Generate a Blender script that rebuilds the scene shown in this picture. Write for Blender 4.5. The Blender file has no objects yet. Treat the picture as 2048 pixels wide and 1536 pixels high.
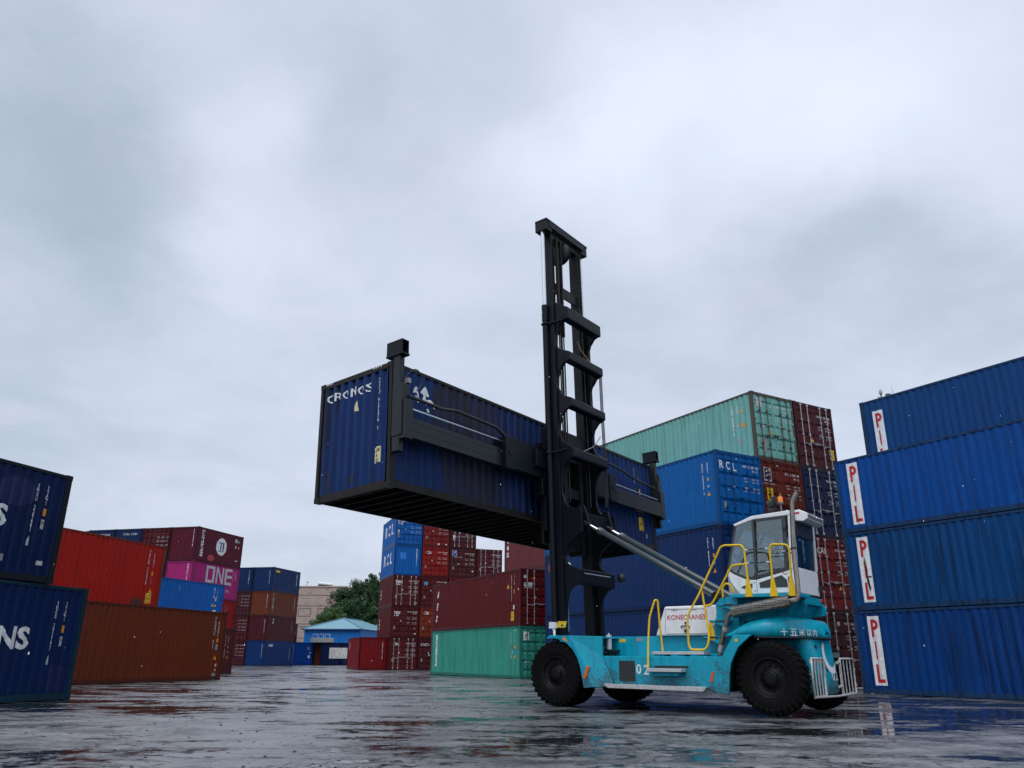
import bpy, bmesh, math, random
from mathutils import Matrix, Vector, noise as mnoise
random.seed(7)
S = bpy.context.scene
COL = S.collection
PI = math.pi
R = math.radians

# ------------------------------------------------------------------ camera
CAM_POS = Vector((0, 0, 1.029)); F_PX = 1566.4; PITCH = R(19.258); ROLL = R(0.44)
def cam_axes():
    fw = Vector((0, math.cos(PITCH), math.sin(PITCH))); rt = Vector((1, 0, 0)); up = rt.cross(fw)
    return math.cos(ROLL)*rt + math.sin(ROLL)*up, -math.sin(ROLL)*rt + math.cos(ROLL)*up, fw
cr, cu, cf = cam_axes()
cd = bpy.data.cameras.new('camera'); cam = bpy.data.objects.new('camera', cd); COL.objects.link(cam)
cd.sensor_width = 36.0; cd.lens = 36.0*F_PX/2048.0; cd.clip_end = 2000; cd.clip_start = 0.05
m = Matrix.Identity(4)
for i in range(3):
    m[i][0] = cr[i]; m[i][1] = cu[i]; m[i][2] = -cf[i]; m[i][3] = CAM_POS[i]
cam.matrix_world = m; S.camera = cam

# ------------------------------------------------------------------ materials
MATS = {}
class NT:
    def __init__(s, name):
        s.m = bpy.data.materials.new(name); s.m.use_nodes = True; s.t = s.m.node_tree
        s.t.nodes.clear(); s.out = s.n('ShaderNodeOutputMaterial')
    def n(s, typ, **kw):
        nd = s.t.nodes.new(typ)
        for k, v in kw.items(): setattr(nd, k, v)
        return nd
    def l(s, a, b): s.t.links.new(a, b)
    def val(s, sock, v):
        if isinstance(v, (int, float)): sock.default_value = v
        elif isinstance(v, tuple): sock.default_value = v if len(v) != 3 or len(sock.default_value) == 3 else (*v, 1)
        else: s.l(v, sock)
    def math(s, op, a, b=0.0, c=0.0, clamp=False):
        nd = s.n('ShaderNodeMath', operation=op, use_clamp=clamp)
        s.val(nd.inputs[0], a); s.val(nd.inputs[1], b); s.val(nd.inputs[2], c); return nd.outputs[0]
    def mix(s, fac, a, b, mode='MIX'):
        nd = s.n('ShaderNodeMix', data_type='RGBA', blend_type=mode)
        s.val(nd.inputs[0], fac); s.val(nd.inputs[6], a); s.val(nd.inputs[7], b); return nd.outputs[2]
    def noise(s, vec, scale, detail=4.0, rough=0.55, dist=0.0):
        nd = s.n('ShaderNodeTexNoise'); nd.inputs['Scale'].default_value = scale
        nd.inputs['Detail'].default_value = detail; nd.inputs['Roughness'].default_value = rough
        nd.inputs['Distortion'].default_value = dist
        if vec is not None: s.l(vec, nd.inputs['Vector'])
        return nd.outputs['Fac']
    def ramp(s, fac, lo, hi, a=0.0, b=1.0):
        nd = s.n('ShaderNodeMapRange', interpolation_type='SMOOTHSTEP')
        s.val(nd.inputs[0], fac)
        for i, v in zip((1, 2, 3, 4), (lo, hi, a, b)): s.val(nd.inputs[i], v)
        return nd.outputs[0]
    def mapping(s, vec, scale=(1, 1, 1), loc=(0, 0, 0)):
        nd = s.n('ShaderNodeMapping'); nd.inputs['Scale'].default_value = scale; nd.inputs['Location'].default_value = loc
        s.l(vec, nd.inputs['Vector']); return nd.outputs[0]
    def coords(s):
        tc = s.n('ShaderNodeTexCoord'); oi = s.n('ShaderNodeObjectInfo')
        sc = s.n('ShaderNodeVectorMath', operation='ADD')
        mu = s.math('MULTIPLY', oi.outputs['Random'], 37.0)
        s.l(tc.outputs['Object'], sc.inputs[0]); s.l(mu, sc.inputs[1]); return sc.outputs[0]
    def bump(s, h, strength=0.3, dist=0.01):
        nd = s.n('ShaderNodeBump'); nd.inputs['Strength'].default_value = strength; nd.inputs['Distance'].default_value = dist
        s.l(h, nd.inputs['Height']); return nd.outputs[0]
    def principled(s, col, rough=0.5, metal=0.0, normal=None, spec=0.5, coat=None):
        p = s.n('ShaderNodeBsdfPrincipled')
        s.val(p.inputs['Base Color'], col); s.val(p.inputs['Roughness'], rough); s.val(p.inputs['Metallic'], metal)
        p.inputs['Specular IOR Level'].default_value = spec
        if normal is not None: s.l(normal, p.inputs['Normal'])
        s.l(p.outputs[0], s.out.inputs[0]); return p

def dark(c, k): return tuple(x*k for x in c)

def paint(name, rgb, rust=0.25, streak=0.3, rough=0.42, fade=0.35, chalk=(0.35, 0.38, 0.42), rustcol=(0.075, 0.032, 0.016), spec=0.13, soot=None, mud=0.0):
    """weathered container or machine paint"""
    if name in MATS: return MATS[name]
    t = NT(name); v = t.coords()
    big = t.noise(v, 0.55, 5, 0.6)
    fine = t.noise(v, 7.0, 6, 0.65)
    st = t.noise(t.mapping(v, (5.5, 5.5, 0.22)), 1.6, 5, 0.65)
    st2 = t.noise(t.mapping(v, (13, 13, 0.5), (3, 1, 7)), 1.0, 4, 0.6)
    c = t.mix(t.ramp(big, 0.35, 0.72, 0.0, fade), (*rgb, 1), (*[x*0.72+ch*0.028 for x, ch in zip(rgb, chalk)], 1))
    c = t.mix(t.ramp(fine, 0.35, 0.75, 0.0, 0.22), c, (*dark(rgb, 0.6), 1))
    c = t.mix(t.ramp(st, 0.46, 0.68, 0.0, streak), c, (*[x*0.25+0.004 for x in rgb], 1))
    c = t.mix(t.ramp(st2, 0.56, 0.78, 0.0, streak*0.5), c, (*[x*0.8+ch*0.035 for x, ch in zip(rgb, chalk)], 1))
    if rust > 0:
        rn = t.noise(v, 2.6, 8, 0.72, 0.4)
        rm = t.math('MULTIPLY', t.ramp(rn, 0.66-0.08*rust, 0.74), t.ramp(fine, 0.3, 0.6))
        rm = t.math('MULTIPLY', rm, min(1.0, rust*1.6))
        c = t.mix(rm, c, (*rustcol, 1))
    if mud:
        sm = t.n('ShaderNodeSeparateXYZ'); tm = t.n('ShaderNodeTexCoord'); t.l(tm.outputs['Object'], sm.inputs[0])
        hgt = t.math('SUBTRACT', t.ramp(sm.outputs[2], 0.35, 1.15, 0.62, 0.44), 0.0)
        spat = t.math('ADD', t.math('MULTIPLY', t.noise(v, 3.0, 8, 0.75), 0.6), t.math('MULTIPLY', t.noise(v, 24.0, 4, 0.7), 0.4))
        c = t.mix(t.math('MULTIPLY', t.ramp(t.math('SUBTRACT', t.math('ADD', spat, hgt), 1.0), -0.02, 0.16), mud), c, (0.045, 0.038, 0.032, 1))
    if soot:
        sp_ = t.n('ShaderNodeSeparateXYZ'); tc_ = t.n('ShaderNodeTexCoord'); t.l(tc_.outputs['Object'], sp_.inputs[0])
        wob = t.math('MULTIPLY', t.math('SUBTRACT', t.noise(v, 0.9, 5, 0.6), 0.5), 2.4)
        x_ = t.math('ADD', sp_.outputs[0], wob)
        band = t.math('MULTIPLY', t.ramp(x_, soot[0], soot[0]+0.8), t.ramp(x_, soot[1]-2.2, soot[1]+0.6, 1.0, 0.0))
        vs_ = t.noise(t.mapping(v, (9, 9, 0.35), (7, 2, 1)), 1.3, 6, 0.7)
        c = t.mix(t.math('MULTIPLY', t.ramp(vs_, 0.30, 0.62, 0.20, 0.92), band), c, (0.026, 0.020, 0.019, 1))
        c = t.mix(t.ramp(t.noise(t.mapping(v, (3, 3, 0.25), (1, 8, 2)), 1.2, 6, 0.7), 0.46, 0.70, 0.0, 0.8), c, (0.008, 0.010, 0.014, 1))
    ro = t.math('ADD', t.math('MULTIPLY', fine, 0.22), rough-0.11)
    n = t.bump(t.math('ADD', t.math('MULTIPLY', big, 1.6), t.math('MULTIPLY', fine, 0.15)), 0.25, 0.02)
    t.principled(c, ro, 0.0, n, spec); MATS[name] = t.m; return t.m

def plain(name, rgb, rough=0.5, metal=0.0, var=0.25, scale=6.0, spec=0.5, bump=0.0):
    if name in MATS: return MATS[name]
    t = NT(name); v = t.coords(); f = t.noise(v, scale, 6, 0.65)
    c = t.mix(t.ramp(f, 0.3, 0.75, 0.0, 1.0), (*rgb, 1), (*dark(rgb, 1-var), 1))
    n = t.bump(t.noise(v, scale*3, 5), bump, 0.01) if bump else None
    t.principled(c, t.math('ADD', t.math('MULTIPLY', f, 0.2), rough-0.1), metal, n, spec); MATS[name] = t.m; return t.m

def glass_mat(name, tint, refl=0.12):
    t = NT(name); a = t.n('ShaderNodeBsdfTransparent'); a.inputs[0].default_value = (*tint, 1)
    g = t.n('ShaderNodeBsdfGlossy'); g.inputs[0].default_value = (0.9, 0.95, 1, 1); g.inputs['Roughness'].default_value = 0.03
    lw = t.n('ShaderNodeFresnel'); lw.inputs[0].default_value = 1.5
    mx = t.n('ShaderNodeMixShader'); t.l(t.math('ADD', lw.outputs[0], refl-0.04, clamp=True), mx.inputs[0])
    t.l(a.outputs[0], mx.inputs[1]); t.l(g.outputs[0], mx.inputs[2]); t.l(mx.outputs[0], t.out.inputs[0]); MATS[name] = t.m; return t.m

def perforated(name):
    t = NT(name); tc = t.n('ShaderNodeTexCoord'); vo = t.n('ShaderNodeTexVoronoi'); vo.inputs['Scale'].default_value = 26
    t.l(tc.outputs['Object'], vo.inputs['Vector']); vo.inputs['Randomness'].default_value = 0.25
    hole = t.ramp(vo.outputs['Distance'], 0.36, 0.46)
    c = t.mix(hole, (0.006, 0.006, 0.005, 1), (0.20, 0.185, 0.165, 1))
    t.principled(c, 0.30, hole, t.bump(hole, 0.6, 0.01)); MATS[name] = t.m; return t.m

def wet_ground():
    t = NT('wet_asphalt'); tc = t.n('ShaderNodeTexCoord'); v = tc.outputs['Object']
    med = t.noise(v, 0.14, 5, 0.6, 0.4); patch = t.noise(t.mapping(v, (0.7, 1.1, 1), (4, 9, 0)), 0.8, 10, 0.68, 0.15)
    grit = t.noise(v, 38.0, 4, 0.7); grit2 = t.noise(v, 9.0, 6, 0.7); fine = t.noise(v, 120.0, 3, 0.6)
    low = t.math('ADD', t.math('MULTIPLY', med, 0.42), t.math('MULTIPLY', patch, 0.62))
    low = t.math('ADD', low, t.math('MULTIPLY', t.math('SUBTRACT', t.noise(v, 4.2, 9, 0.78), 0.5), 0.36))
    sg = t.n('ShaderNodeSeparateXYZ'); t.l(v, sg.inputs[0])
    def pool(x, y, rx, ry, amt):
        dx = t.math('DIVIDE', t.math('SUBTRACT', sg.outputs[0], x), rx); dy = t.math('DIVIDE', t.math('SUBTRACT', sg.outputs[1], y), ry)
        return t.math('MULTIPLY', t.math('EXPONENT', t.math('MULTIPLY', t.math('ADD', t.math('MULTIPLY', dx, dx), t.math('MULTIPLY', dy, dy)), -1.0)), amt)
    # hollows of the yard where the water stands
    for p_ in ((-3.4, 6.0, 2.6, 1.5, 0.115), (-1.0, 5.0, 2.0, 1.1, 0.06), (0.6, 30.0, 3.0, 8.0, -0.02), (-4.0, 20.0, 5.0, 5.0, -0.02), (6.5, 13.2, 5.5, 1.3, 0.060), (9.5, 17.5, 6.0, 1.5, 0.05), (-9.0, 17.0, 4.0, 1.2, 0.05), (0.5, 8.0, 2.2, 1.0, -0.05), (-5.0, 14.0, 5.0, 3.0, -0.030), (3.2, 7.0, 2.4, 1.5, -0.02)): low = t.math('ADD', low, pool(*p_))
    pud = t.ramp(low, 0.520, 0.560)
    damp = t.ramp(low, 0.44, 0.56)
    # slab joints and cracks
    def joint(rot, scale, off, w):
        mp = t.n('ShaderNodeMapping'); mp.inputs['Rotation'].default_value = (0, 0, rot); mp.inputs['Location'].default_value = (off, 0, 0)
        t.l(v, mp.inputs[0]); sx = t.n('ShaderNodeSeparateXYZ'); t.l(mp.outputs[0], sx.inputs[0])
        wob = t.math('MULTIPLY', t.math('SUBTRACT', t.noise(v, 0.35, 6, 0.65), 0.5), 0.5)
        x = t.math('ADD', t.math('MULTIPLY', sx.outputs[0], 1/scale), wob)
        fr = t.math('ABSOLUTE', t.math('SUBTRACT', t.math('FRACT', x), 0.5))
        return t.ramp(fr, 0.0, w/scale, 1.0, 0.0)
    j = t.math('MAXIMUM', joint(R(62), 6.0, 1.3, 0.045), joint(R(-31), 7.5, 2.2, 0.045))
    vo = t.n('ShaderNodeTexVoronoi', feature='DISTANCE_TO_EDGE'); vo.inputs['Scale'].default_value = 0.16
    wv = t.n('ShaderNodeVectorMath', operation='ADD'); nn = t.n('ShaderNodeTexNoise'); nn.inputs['Scale'].default_value = 0.9; nn.inputs['Detail'].default_value = 7
    t.l(v, nn.inputs[0]); t.l(v, wv.inputs[0]); t.l(nn.outputs['Color'], wv.inputs[1]); t.l(wv.outputs[0], vo.inputs['Vector'])
    cr_ = t.ramp(vo.outputs['Distance'], 0.0, 0.0035, 0.7, 0.0)
    crack = t.math('MAXIMUM', t.math('MULTIPLY', j, 0.8), cr_)
    c = t.mix(t.ramp(grit2, 0.3, 0.7), (0.042, 0.040, 0.041, 1), (0.022, 0.021, 0.022, 1))
    c = t.mix(t.ramp(med, 0.35, 0.65, 0, 0.6), c, (0.028, 0.027, 0.027, 1))
    c = t.mix(t.ramp(grit, 0.55, 0.75, 0, 0.5), c, (0.13, 0.125, 0.12, 1))
    c = t.mix(t.ramp(fine, 0.58, 0.75, 0, 0.6), c, (0.05, 0.05, 0.05, 1))
    c = t.mix(damp, c, (0.018, 0.017, 0.018, 1)); c = t.mix(crack, c, (0.016, 0.015, 0.015, 1))
    c = t.mix(pud, c, (0.016, 0.016, 0.017, 1))
    patch2 = t.noise(t.mapping(v, (0.8, 1.2, 1), (14, 3, 0)), 1.1, 10, 0.75, 0.1)
    ro = t.ramp(t.math('ADD', t.math('MULTIPLY', patch2, 0.75), t.math('MULTIPLY', grit2, 0.25)), 0.38, 0.60, 0.52, 0.22)
    spk = t.ramp(t.noise(v, 5.5, 8, 0.8), 0.56, 0.64); c = t.mix(t.math('MULTIPLY', spk, t.math('SUBTRACT', 0.5, t.math('MULTIPLY', pud, 0.5))), c, (0.008, 0.008, 0.008, 1))
    ro = t.math('MULTIPLY', ro, t.math('SUBTRACT', 1.0, t.math('MULTIPLY', pud, 0.93))); ro = t.math('MAXIMUM', ro, t.math('MULTIPLY', crack, 0.7))
    h = t.math('ADD', t.math('MULTIPLY', grit, 0.5), t.math('ADD', t.math('MULTIPLY', grit2, 0.9), t.math('MULTIPLY', fine, 0.25)))
    h = t.math('SUBTRACT', h, t.math('MULTIPLY', crack, 0.8))
    h = t.math('MULTIPLY', h, t.math('SUBTRACT', 1.0, t.math('MULTIPLY', pud, 0.975)))
    h = t.math('ADD', h, t.math('MULTIPLY', t.noise(v, 2.2, 3, 0.5), 0.12))
    pr = t.principled(c, ro, 0.0, t.bump(h, GROUND_BUMP, 0.03), 0.5); grain = t.ramp(t.math('ADD', t.math('MULTIPLY', t.noise(v, 13.0, 9, 0.85), 0.7), t.math('MULTIPLY', grit, 0.3)), 0.40, 0.62)
    keep = t.math('SUBTRACT', 1.0, t.math('MULTIPLY', pud, 0.9))
    ior = t.math('SUBTRACT', t.math('SUBTRACT', 4.6, t.math('MULTIPLY', pud, 2.9)), t.math('MULTIPLY', t.math('MULTIPLY', grain, keep), 2.1))
    ior = t.math('MAXIMUM', t.math('SUBTRACT', t.math('SUBTRACT', ior, t.math('MULTIPLY', spk, 0.4)), t.math('MULTIPLY', crack, 2.5)), 1.12)
    t.l(ior, pr.inputs['IOR']); MATS['wet_asphalt'] = t.m; return t.m
GROUND_BUMP = 0.30

# ------------------------------------------------------------------ mesh builder
class MB:
    def __init__(s, M=None): s.v = []; s.f = []; s.mi = []; s.sm = []; s.M = M; s.mat = 0
    def add(s, vs, fs, smooth=False):
        b = len(s.v)
        for p in vs:
            p = Vector(p); s.v.append((s.M @ p) if s.M is not None else p)
        for f in fs: s.f.append([b+i for i in f]); s.mi.append(s.mat); s.sm.append(smooth)
        return s
    def box(s, x0, x1, y0, y1, z0, z1):
        if x0 > x1: x0, x1 = x1, x0
        if y0 > y1: y0, y1 = y1, y0
        if z0 > z1: z0, z1 = z1, z0
        return s.add([(x, y, z) for x in (x0, x1) for y in (y0, y1) for z in (z0, z1)],
                     [(0, 1, 3, 2), (4, 6, 7, 5), (0, 4, 5, 1), (2, 3, 7, 6), (0, 2, 6, 4), (1, 5, 7, 3)])
    def prism(s, poly, a, b, axis='y'):
        """2D polygon in the other two axes, extruded from a to b along axis"""
        n = len(poly)
        def P(p, t):
            if axis == 'y': return (p[0], t, p[1])
            if axis == 'x': return (t, p[0], p[1])
            return (p[0], p[1], t)
        vs = [P(p, a) for p in poly] + [P(p, b) for p in poly]
        fs = [list(range(n)), list(range(2*n-1, n-1, -1))] + [(i, (i+1) % n, n+(i+1) % n, n+i) for i in range(n)]
        return s.add(vs, fs)
    def tube(s, pts, r, n=8, caps=True, closed=False):
        pts = [Vector(p) for p in pts]; k = len(pts); rs = r if isinstance(r, (list, tuple)) else [r]*k
        vs = []; prev = None
        for i, p in enumerate(pts):
            a = pts[i-1] if (i > 0 or closed) else p; b = pts[(i+1) % k] if (i < k-1 or closed) else p
            d = (b-a).normalized()
            if prev is None:
                u = d.orthogonal().normalized()
            else:
                u = (prev - d*prev.dot(d)); u = u.normalized() if u.length > 1e-6 else d.orthogonal().normalized()
            prev = u; w = d.cross(u)
            for j in range(n):
                an = 2*PI*j/n; vs.append(p + (u*math.cos(an)+w*math.sin(an))*rs[i])
        fs = []
        for i in range(k if closed else k-1):
            for j in range(n):
                i2 = (i+1) % k
                fs.append((i*n+j, i*n+(j+1) % n, i2*n+(j+1) % n, i2*n+j))
        s.add(vs, fs, True)
        if caps and not closed:
            s.add(vs[:n], [list(range(n-1, -1, -1))]); s.add(vs[-n:], [list(range(n))])
        return s
    def cyl(s, a, b, r, n=16, r2=None): return s.tube([a, b], [r, r if r2 is None else r2], n)
    def lathe(s, prof, n=40, c=(0, 0, 0), axis='y', smooth=True):
        vs = []; k = len(prof)
        for j in range(n):
            an = 2*PI*j/n
            for r, t in prof:
                x, z = r*math.cos(an), r*math.sin(an)
                vs.append((c[0]+x, c[1]+t, c[2]+z) if axis == 'y' else (c[0]+x, c[1]+z, c[2]+t))
        fs = [(j*k+i, j*k+i+1, ((j+1) % n)*k+i+1, ((j+1) % n)*k+i) for j in range(n) for i in range(k-1)]
        return s.add(vs, fs, smooth)
    def loft(s, rings, smooth=True, cap=True, closed=True):
        n = len(rings[0]); vs = [p for r in rings for p in r]; fs = []
        for i in range(len(rings)-1):
            for j in range(n if closed else n-1):
                fs.append((i*n+j, i*n+(j+1) % n, (i+1)*n+(j+1) % n, (i+1)*n+j))
        s.add(vs, fs, smooth)
        if cap: s.add(rings[0], [list(range(n-1, -1, -1))]); s.add(rings[-1], [list(range(n))])
        return s
    def mesh(s, name, mats):
        me = bpy.data.meshes.new(name); me.from_pydata([tuple(p) for p in s.v], [], s.f)
        for m_ in (mats if isinstance(mats, (list, tuple)) else [mats]): me.materials.append(m_)
        me.polygons.foreach_set('material_index', s.mi); me.polygons.foreach_set('use_smooth', s.sm)
        bm = bmesh.new(); bm.from_mesh(me); bmesh.ops.recalc_face_normals(bm, faces=bm.faces); bm.to_mesh(me); bm.free()
        me.update(); return me
    def build(s, name, mats, parent=None, bevel=0.0, auto=False):
        o = bpy.data.objects.new(name, s.mesh(name, mats)); COL.objects.link(o)
        if parent is not None: o.parent = parent
        if bevel:
            b = o.modifiers.new('bevel', 'BEVEL'); b.width = bevel; b.segments = 2; b.limit_method = 'ANGLE'; b.angle_limit = R(35)
        return o

def raw_obj(name, me, parent=None):
    o = bpy.data.objects.new(name, me); COL.objects.link(o)
    if parent is not None: o.parent = parent
    return o

def tag(o, label=None, cat=None, group=None, kind=None):
    if label: o['label'] = label
    if cat: o['category'] = cat
    if group: o['group'] = group
    if kind: o['kind'] = kind
    return o

def empty(name, loc=(0, 0, 0), rz=0.0):
    o = bpy.data.objects.new(name, None); COL.objects.link(o); o.location = loc; o.rotation_euler = (0, 0, rz)
    o.empty_display_size = 0.3; return o

def fillet(pts, rad, seg=4):
    pts = [Vector(p) for p in pts]; out = [pts[0]]
    for i in range(1, len(pts)-1):
        a, p, b = pts[i-1], pts[i], pts[i+1]; d1 = (a-p); d2 = (b-p)
        r = min(rad, d1.length*0.45, d2.length*0.45); q1 = p+d1.normalized()*r; q2 = p+d2.normalized()*r
        for k in range(seg+1):
            t = k/seg; out.append(q1*(1-t)**2 + p*2*t*(1-t) + q2*t*t)
    out.append(pts[-1]); return out

# ------------------------------------------------------------------ lettering
TXT = {}
def text2d(body, size, bold=0.0, space=1.0, line=1.0, shear=0.0):
    """flat letters as (verts2d, faces), centred on the origin"""
    key = (body, round(size, 3), bold, space, line, shear)
    if key in TXT: return TXT[key]
    cu_ = bpy.data.curves.new('letters', 'FONT'); cu_.body = body; cu_.size = size; cu_.align_x = 'CENTER'; cu_.resolution_u = 3
    cu_.offset = bold*size; cu_.space_character = space; cu_.space_line = line; cu_.shear = shear
    ob = bpy.data.objects.new('letters', cu_); COL.objects.link(ob)
    me = bpy.data.meshes.new_from_object(ob)
    vs = [(v.co.x, v.co.y) for v in me.vertices]; fs = [list(p.vertices) for p in me.polygons]
    bpy.data.objects.remove(ob); bpy.data.curves.remove(cu_); bpy.data.meshes.remove(me)
    if vs:
        x0 = min(v[0] for v in vs); x1 = max(v[0] for v in vs); y0 = min(v[1] for v in vs); y1 = max(v[1] for v in vs)
        vs = [(x-(x0+x1)/2, y-(y0+y1)/2) for x, y in vs]
    TXT[key] = (vs, fs); return vs, fs
def fit2d(shape, w, h):
    vs, fs = shape
    x0 = min(v[0] for v in vs); x1 = max(v[0] for v in vs); y0 = min(v[1] for v in vs); y1 = max(v[1] for v in vs)
    sx = w/max(x1-x0, 1e-6) if w else None; sy = h/max(y1-y0, 1e-6) if h else None
    sx = sx or sy; sy = sy or sx
    return [((x-(x0+x1)/2)*sx, (y-(y0+y1)/2)*sy) for x, y in vs], fs
def disc2d(r, n=20, rx=None): return [((rx or r)*math.cos(2*PI*i/n), r*math.sin(2*PI*i/n)) for i in range(n)], [list(range(n))]
def poly2d(pts): return list(pts), [list(range(len(pts)))]
def rect2d(w, h): return [(-w/2, -h/2), (w/2, -h/2), (w/2, h/2), (-w/2, h/2)], [[0, 1, 2, 3]]

# ------------------------------------------------------------------ containers
W = 2.438; H8 = 2.591; HC = 2.896; L20 = 6.058; L40 = 12.192
INK = {}
def ink(c):
    table = dict(white=(0.78, 0.79, 0.80), dirty=(0.50, 0.51, 0.50), yellow=(0.75, 0.50, 0.03), orange=(0.75, 0.30, 0.02), red=(0.50, 0.02, 0.03),
                 black=(0.012, 0.012, 0.014), grey=(0.30, 0.30, 0.30), cream=(0.72, 0.66, 0.38), blue=(0.02, 0.10, 0.40), lblue=(0.10, 0.42, 0.70), navy=(0.01, 0.02, 0.12),
                 green=(0.02, 0.25, 0.05), rust=(0.024, 0.018, 0.016), patch=(0.004, 0.010, 0.075), rblue=(0.03, 0.20, 0.60), brown=(0.075, 0.028, 0.015), pinkred=(0.42, 0.05, 0.07))
    nm_ = 'ink_'+c
    if nm_ in MATS: return MATS[nm_]
    t = NT(nm_); v = t.coords(); f = t.noise(v, 9.0, 6, 0.65); g = t.noise(t.mapping(v, (1, 1, 0.4)), 7.0, 9, 0.78); col = table[c]
    p = t.principled(t.mix(t.ramp(f, 0.3, 0.75), (*col, 1), (*dark(col, 0.72), 1)), 0.5, 0, None, 0.3)
    tr = t.n('ShaderNodeBsdfTransparent'); mx = t.n('ShaderNodeMixShader'); t.l(t.ramp(g, 0.655, 0.72, 0.0, 0.8), mx.inputs[0]); t.l(p.outputs[0], mx.inputs[1]); t.l(tr.outputs[0], mx.inputs[2]); t.l(mx.outputs[0], t.out.inputs[0])
    MATS[nm_] = t.m; return t.m

class Face:
    """maps (a, z, out) on one container wall to container coordinates; prof(a) is the corrugation depth"""
    def __init__(s, kind, L, H, wall, deep=None):
        s.kind, s.L, s.H = kind, L, H; s.w = L if kind == 's' else W; s.wall = wall
        if wall == 'corr':
            s.p0 = 0.17 if kind == 's' else 0.18; s.p1 = s.w-s.p0
            per = 0.278 if kind == 's' else 0.262; s.n = max(1, round((s.p1-s.p0)/per)); s.per = (s.p1-s.p0)/s.n; s.dep = deep or (0.026 if kind == 's' else 0.048)
            s.inset = 0.014
            s.breaks = []
            for i in range(s.n):
                b = s.p0+i*s.per
                s.breaks += [b+s.per*q for q in (0.0, 0.30, 0.50, 0.80)]
            s.breaks.append(s.p1)
        else:
            s.inset = 0.03; s.breaks = []
    def depth(s, a):
        if s.wall != 'corr' or a <= s.p0 or a >= s.p1: return s.inset
        q = ((a-s.p0) % s.per)/s.per
        if q < 0.30: d = 0.0
        elif q < 0.50: d = (q-0.30)/0.20
        elif q < 0.80: d = 1.0
        else: d = 1.0-(q-0.80)/0.20
        return s.inset+d*s.dep
    def P(s, a, z, out):
        if s.kind == 's': return (a-s.L/2, -W/2-out, z)
        if s.kind == 'b': return (s.L/2-a, W/2+out, z)
        if s.kind == 'e': return (-s.L/2-out, W/2-a, z)
        return (s.L/2+out, a-W/2, z)
    def decal(s, mb, shape, a, z, lift=0.004):
        vs, fs = shape
        if s.wall == 'corr':
            bm = bmesh.new(); bv = [bm.verts.new((x+a, y+z, 0)) for x, y in vs]
            for f in fs:
                try: bm.faces.new([bv[i] for i in f])
                except ValueError: pass
            x0 = min(x for x, _ in vs)+a; x1 = max(x for x, _ in vs)+a
            for b in s.breaks:
                if x0 < b < x1:
                    bmesh.ops.bisect_plane(bm, geom=list(bm.verts)+list(bm.edges)+list(bm.faces), plane_co=(b, 0, 0), plane_no=(1, 0, 0), dist=1e-5)
            bm.verts.index_update()
            V = [s.P(v.co.x, v.co.y, lift-s.depth(v.co.x)) for v in bm.verts]; Fs = [[v.index for v in f.verts] for f in bm.faces]; bm.free()
            mb.add(V, Fs)
        else:
            out = lift-0.026
            mb.add([s.P(x+a, y+z, out) for x, y in vs], fs)

def wall_mesh(face, z0, z1):
    mb = MB(); cols = [face.p0-0.03]+face.breaks+[face.p1+0.03]
    vs = []; NR = 7; off = len(MESH)*3.7
    for a in cols:
        d = face.depth(a) if face.p0 < a < face.p1 else face.inset
        for r in range(NR):
            z = z0+(z1-z0)*r/(NR-1); q = mnoise.noise(Vector((a*0.8+off, z*0.9, off)))+0.5*mnoise.noise(Vector((a*2.3, z*2.1+off, 3.0)))
            dent = 0.0 if r in (0, NR-1) else 0.020*max(0.0, q)
            vs.append(face.P(a, z, -(d+dent)))
    # one inner skin so that the wall has thickness
    k = len(cols); fs = [(NR*i+r, NR*i+NR+r, NR*i+NR+r+1, NR*i+r+1) for i in range(k-1) for r in range(NR-1)]
    b = len(vs); inn = face.inset+face.dep+0.034
    vs += [face.P(cols[0], z0, -inn), face.P(cols[0], z1, -inn), face.P(cols[-1], z0, -inn), face.P(cols[-1], z1, -inn)]
    fs += [(b+2, b, b+1, b+3)]
    return mb.add(vs, fs)

def frame_mb(L, H, castings):
    mb = MB(); x, y = L/2, W/2
    for sx in (-1, 1):
        for sy in (-1, 1):
            mb.box(sx*(x-0.003), sx*(x-0.155), sy*(y-0.003), sy*(y-0.095), 0.118, H-0.118)
            if castings: casting_box(mb, sx, sy, 0, L, H); casting_box(mb, sx, sy, 1, L, H)
        mb.box(sx*(x-0.012), sx*(x-0.13), -(y-0.165), y-0.165, 0.014, 0.16)      # sill
        mb.box(sx*(x-0.010), sx*(x-0.12), -(y-0.165), y-0.165, H-0.13, H-0.012)   # header
    for sy in (-1, 1):
        mb.box(-(x-0.18), x-0.18, sy*(y-0.008), sy*(y-0.06), 0.020, 0.165)      # bottom rail
        mb.box(-(x-0.18), x-0.18, sy*(y-0.006), sy*(y-0.066), H-0.085, H-0.012)   # top rail
    return mb
def casting_box(mb, sx, sy, top, L, H):
    x, y = L/2, W/2; z0, z1 = (H-0.118, H) if top else (0.0, 0.118)
    X0, X1 = sx*(x+0.003), sx*(x-0.175); Y0, Y1 = sy*(y+0.003), sy*(y-0.16)
    mb.mat = 0; mb.box(X0, X1, Y0, Y1, z0, z1)
    zc = (z0+z1)/2; mb.mat = 1
    n = 12
    c = [(0.044*math.cos(2*PI*i/n), 0.03*math.sin(2*PI*i/n)) for i in range(n)]
    mb.add([((X0+X1)/2+p, Y0+sy*0.002, zc+q) for p, q in c], [list(range(n))])
    mb.add([(X0+sx*0.002, (Y0+Y1)/2+p*0.85, zc+q) for p, q in c], [list(range(n))])
    mb.mat = 0

MESH = {}
def cached(key, fn, name, mats):
    if key not in MESH: MESH[key] = fn().mesh(name, mats)
    return MESH[key]

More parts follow.
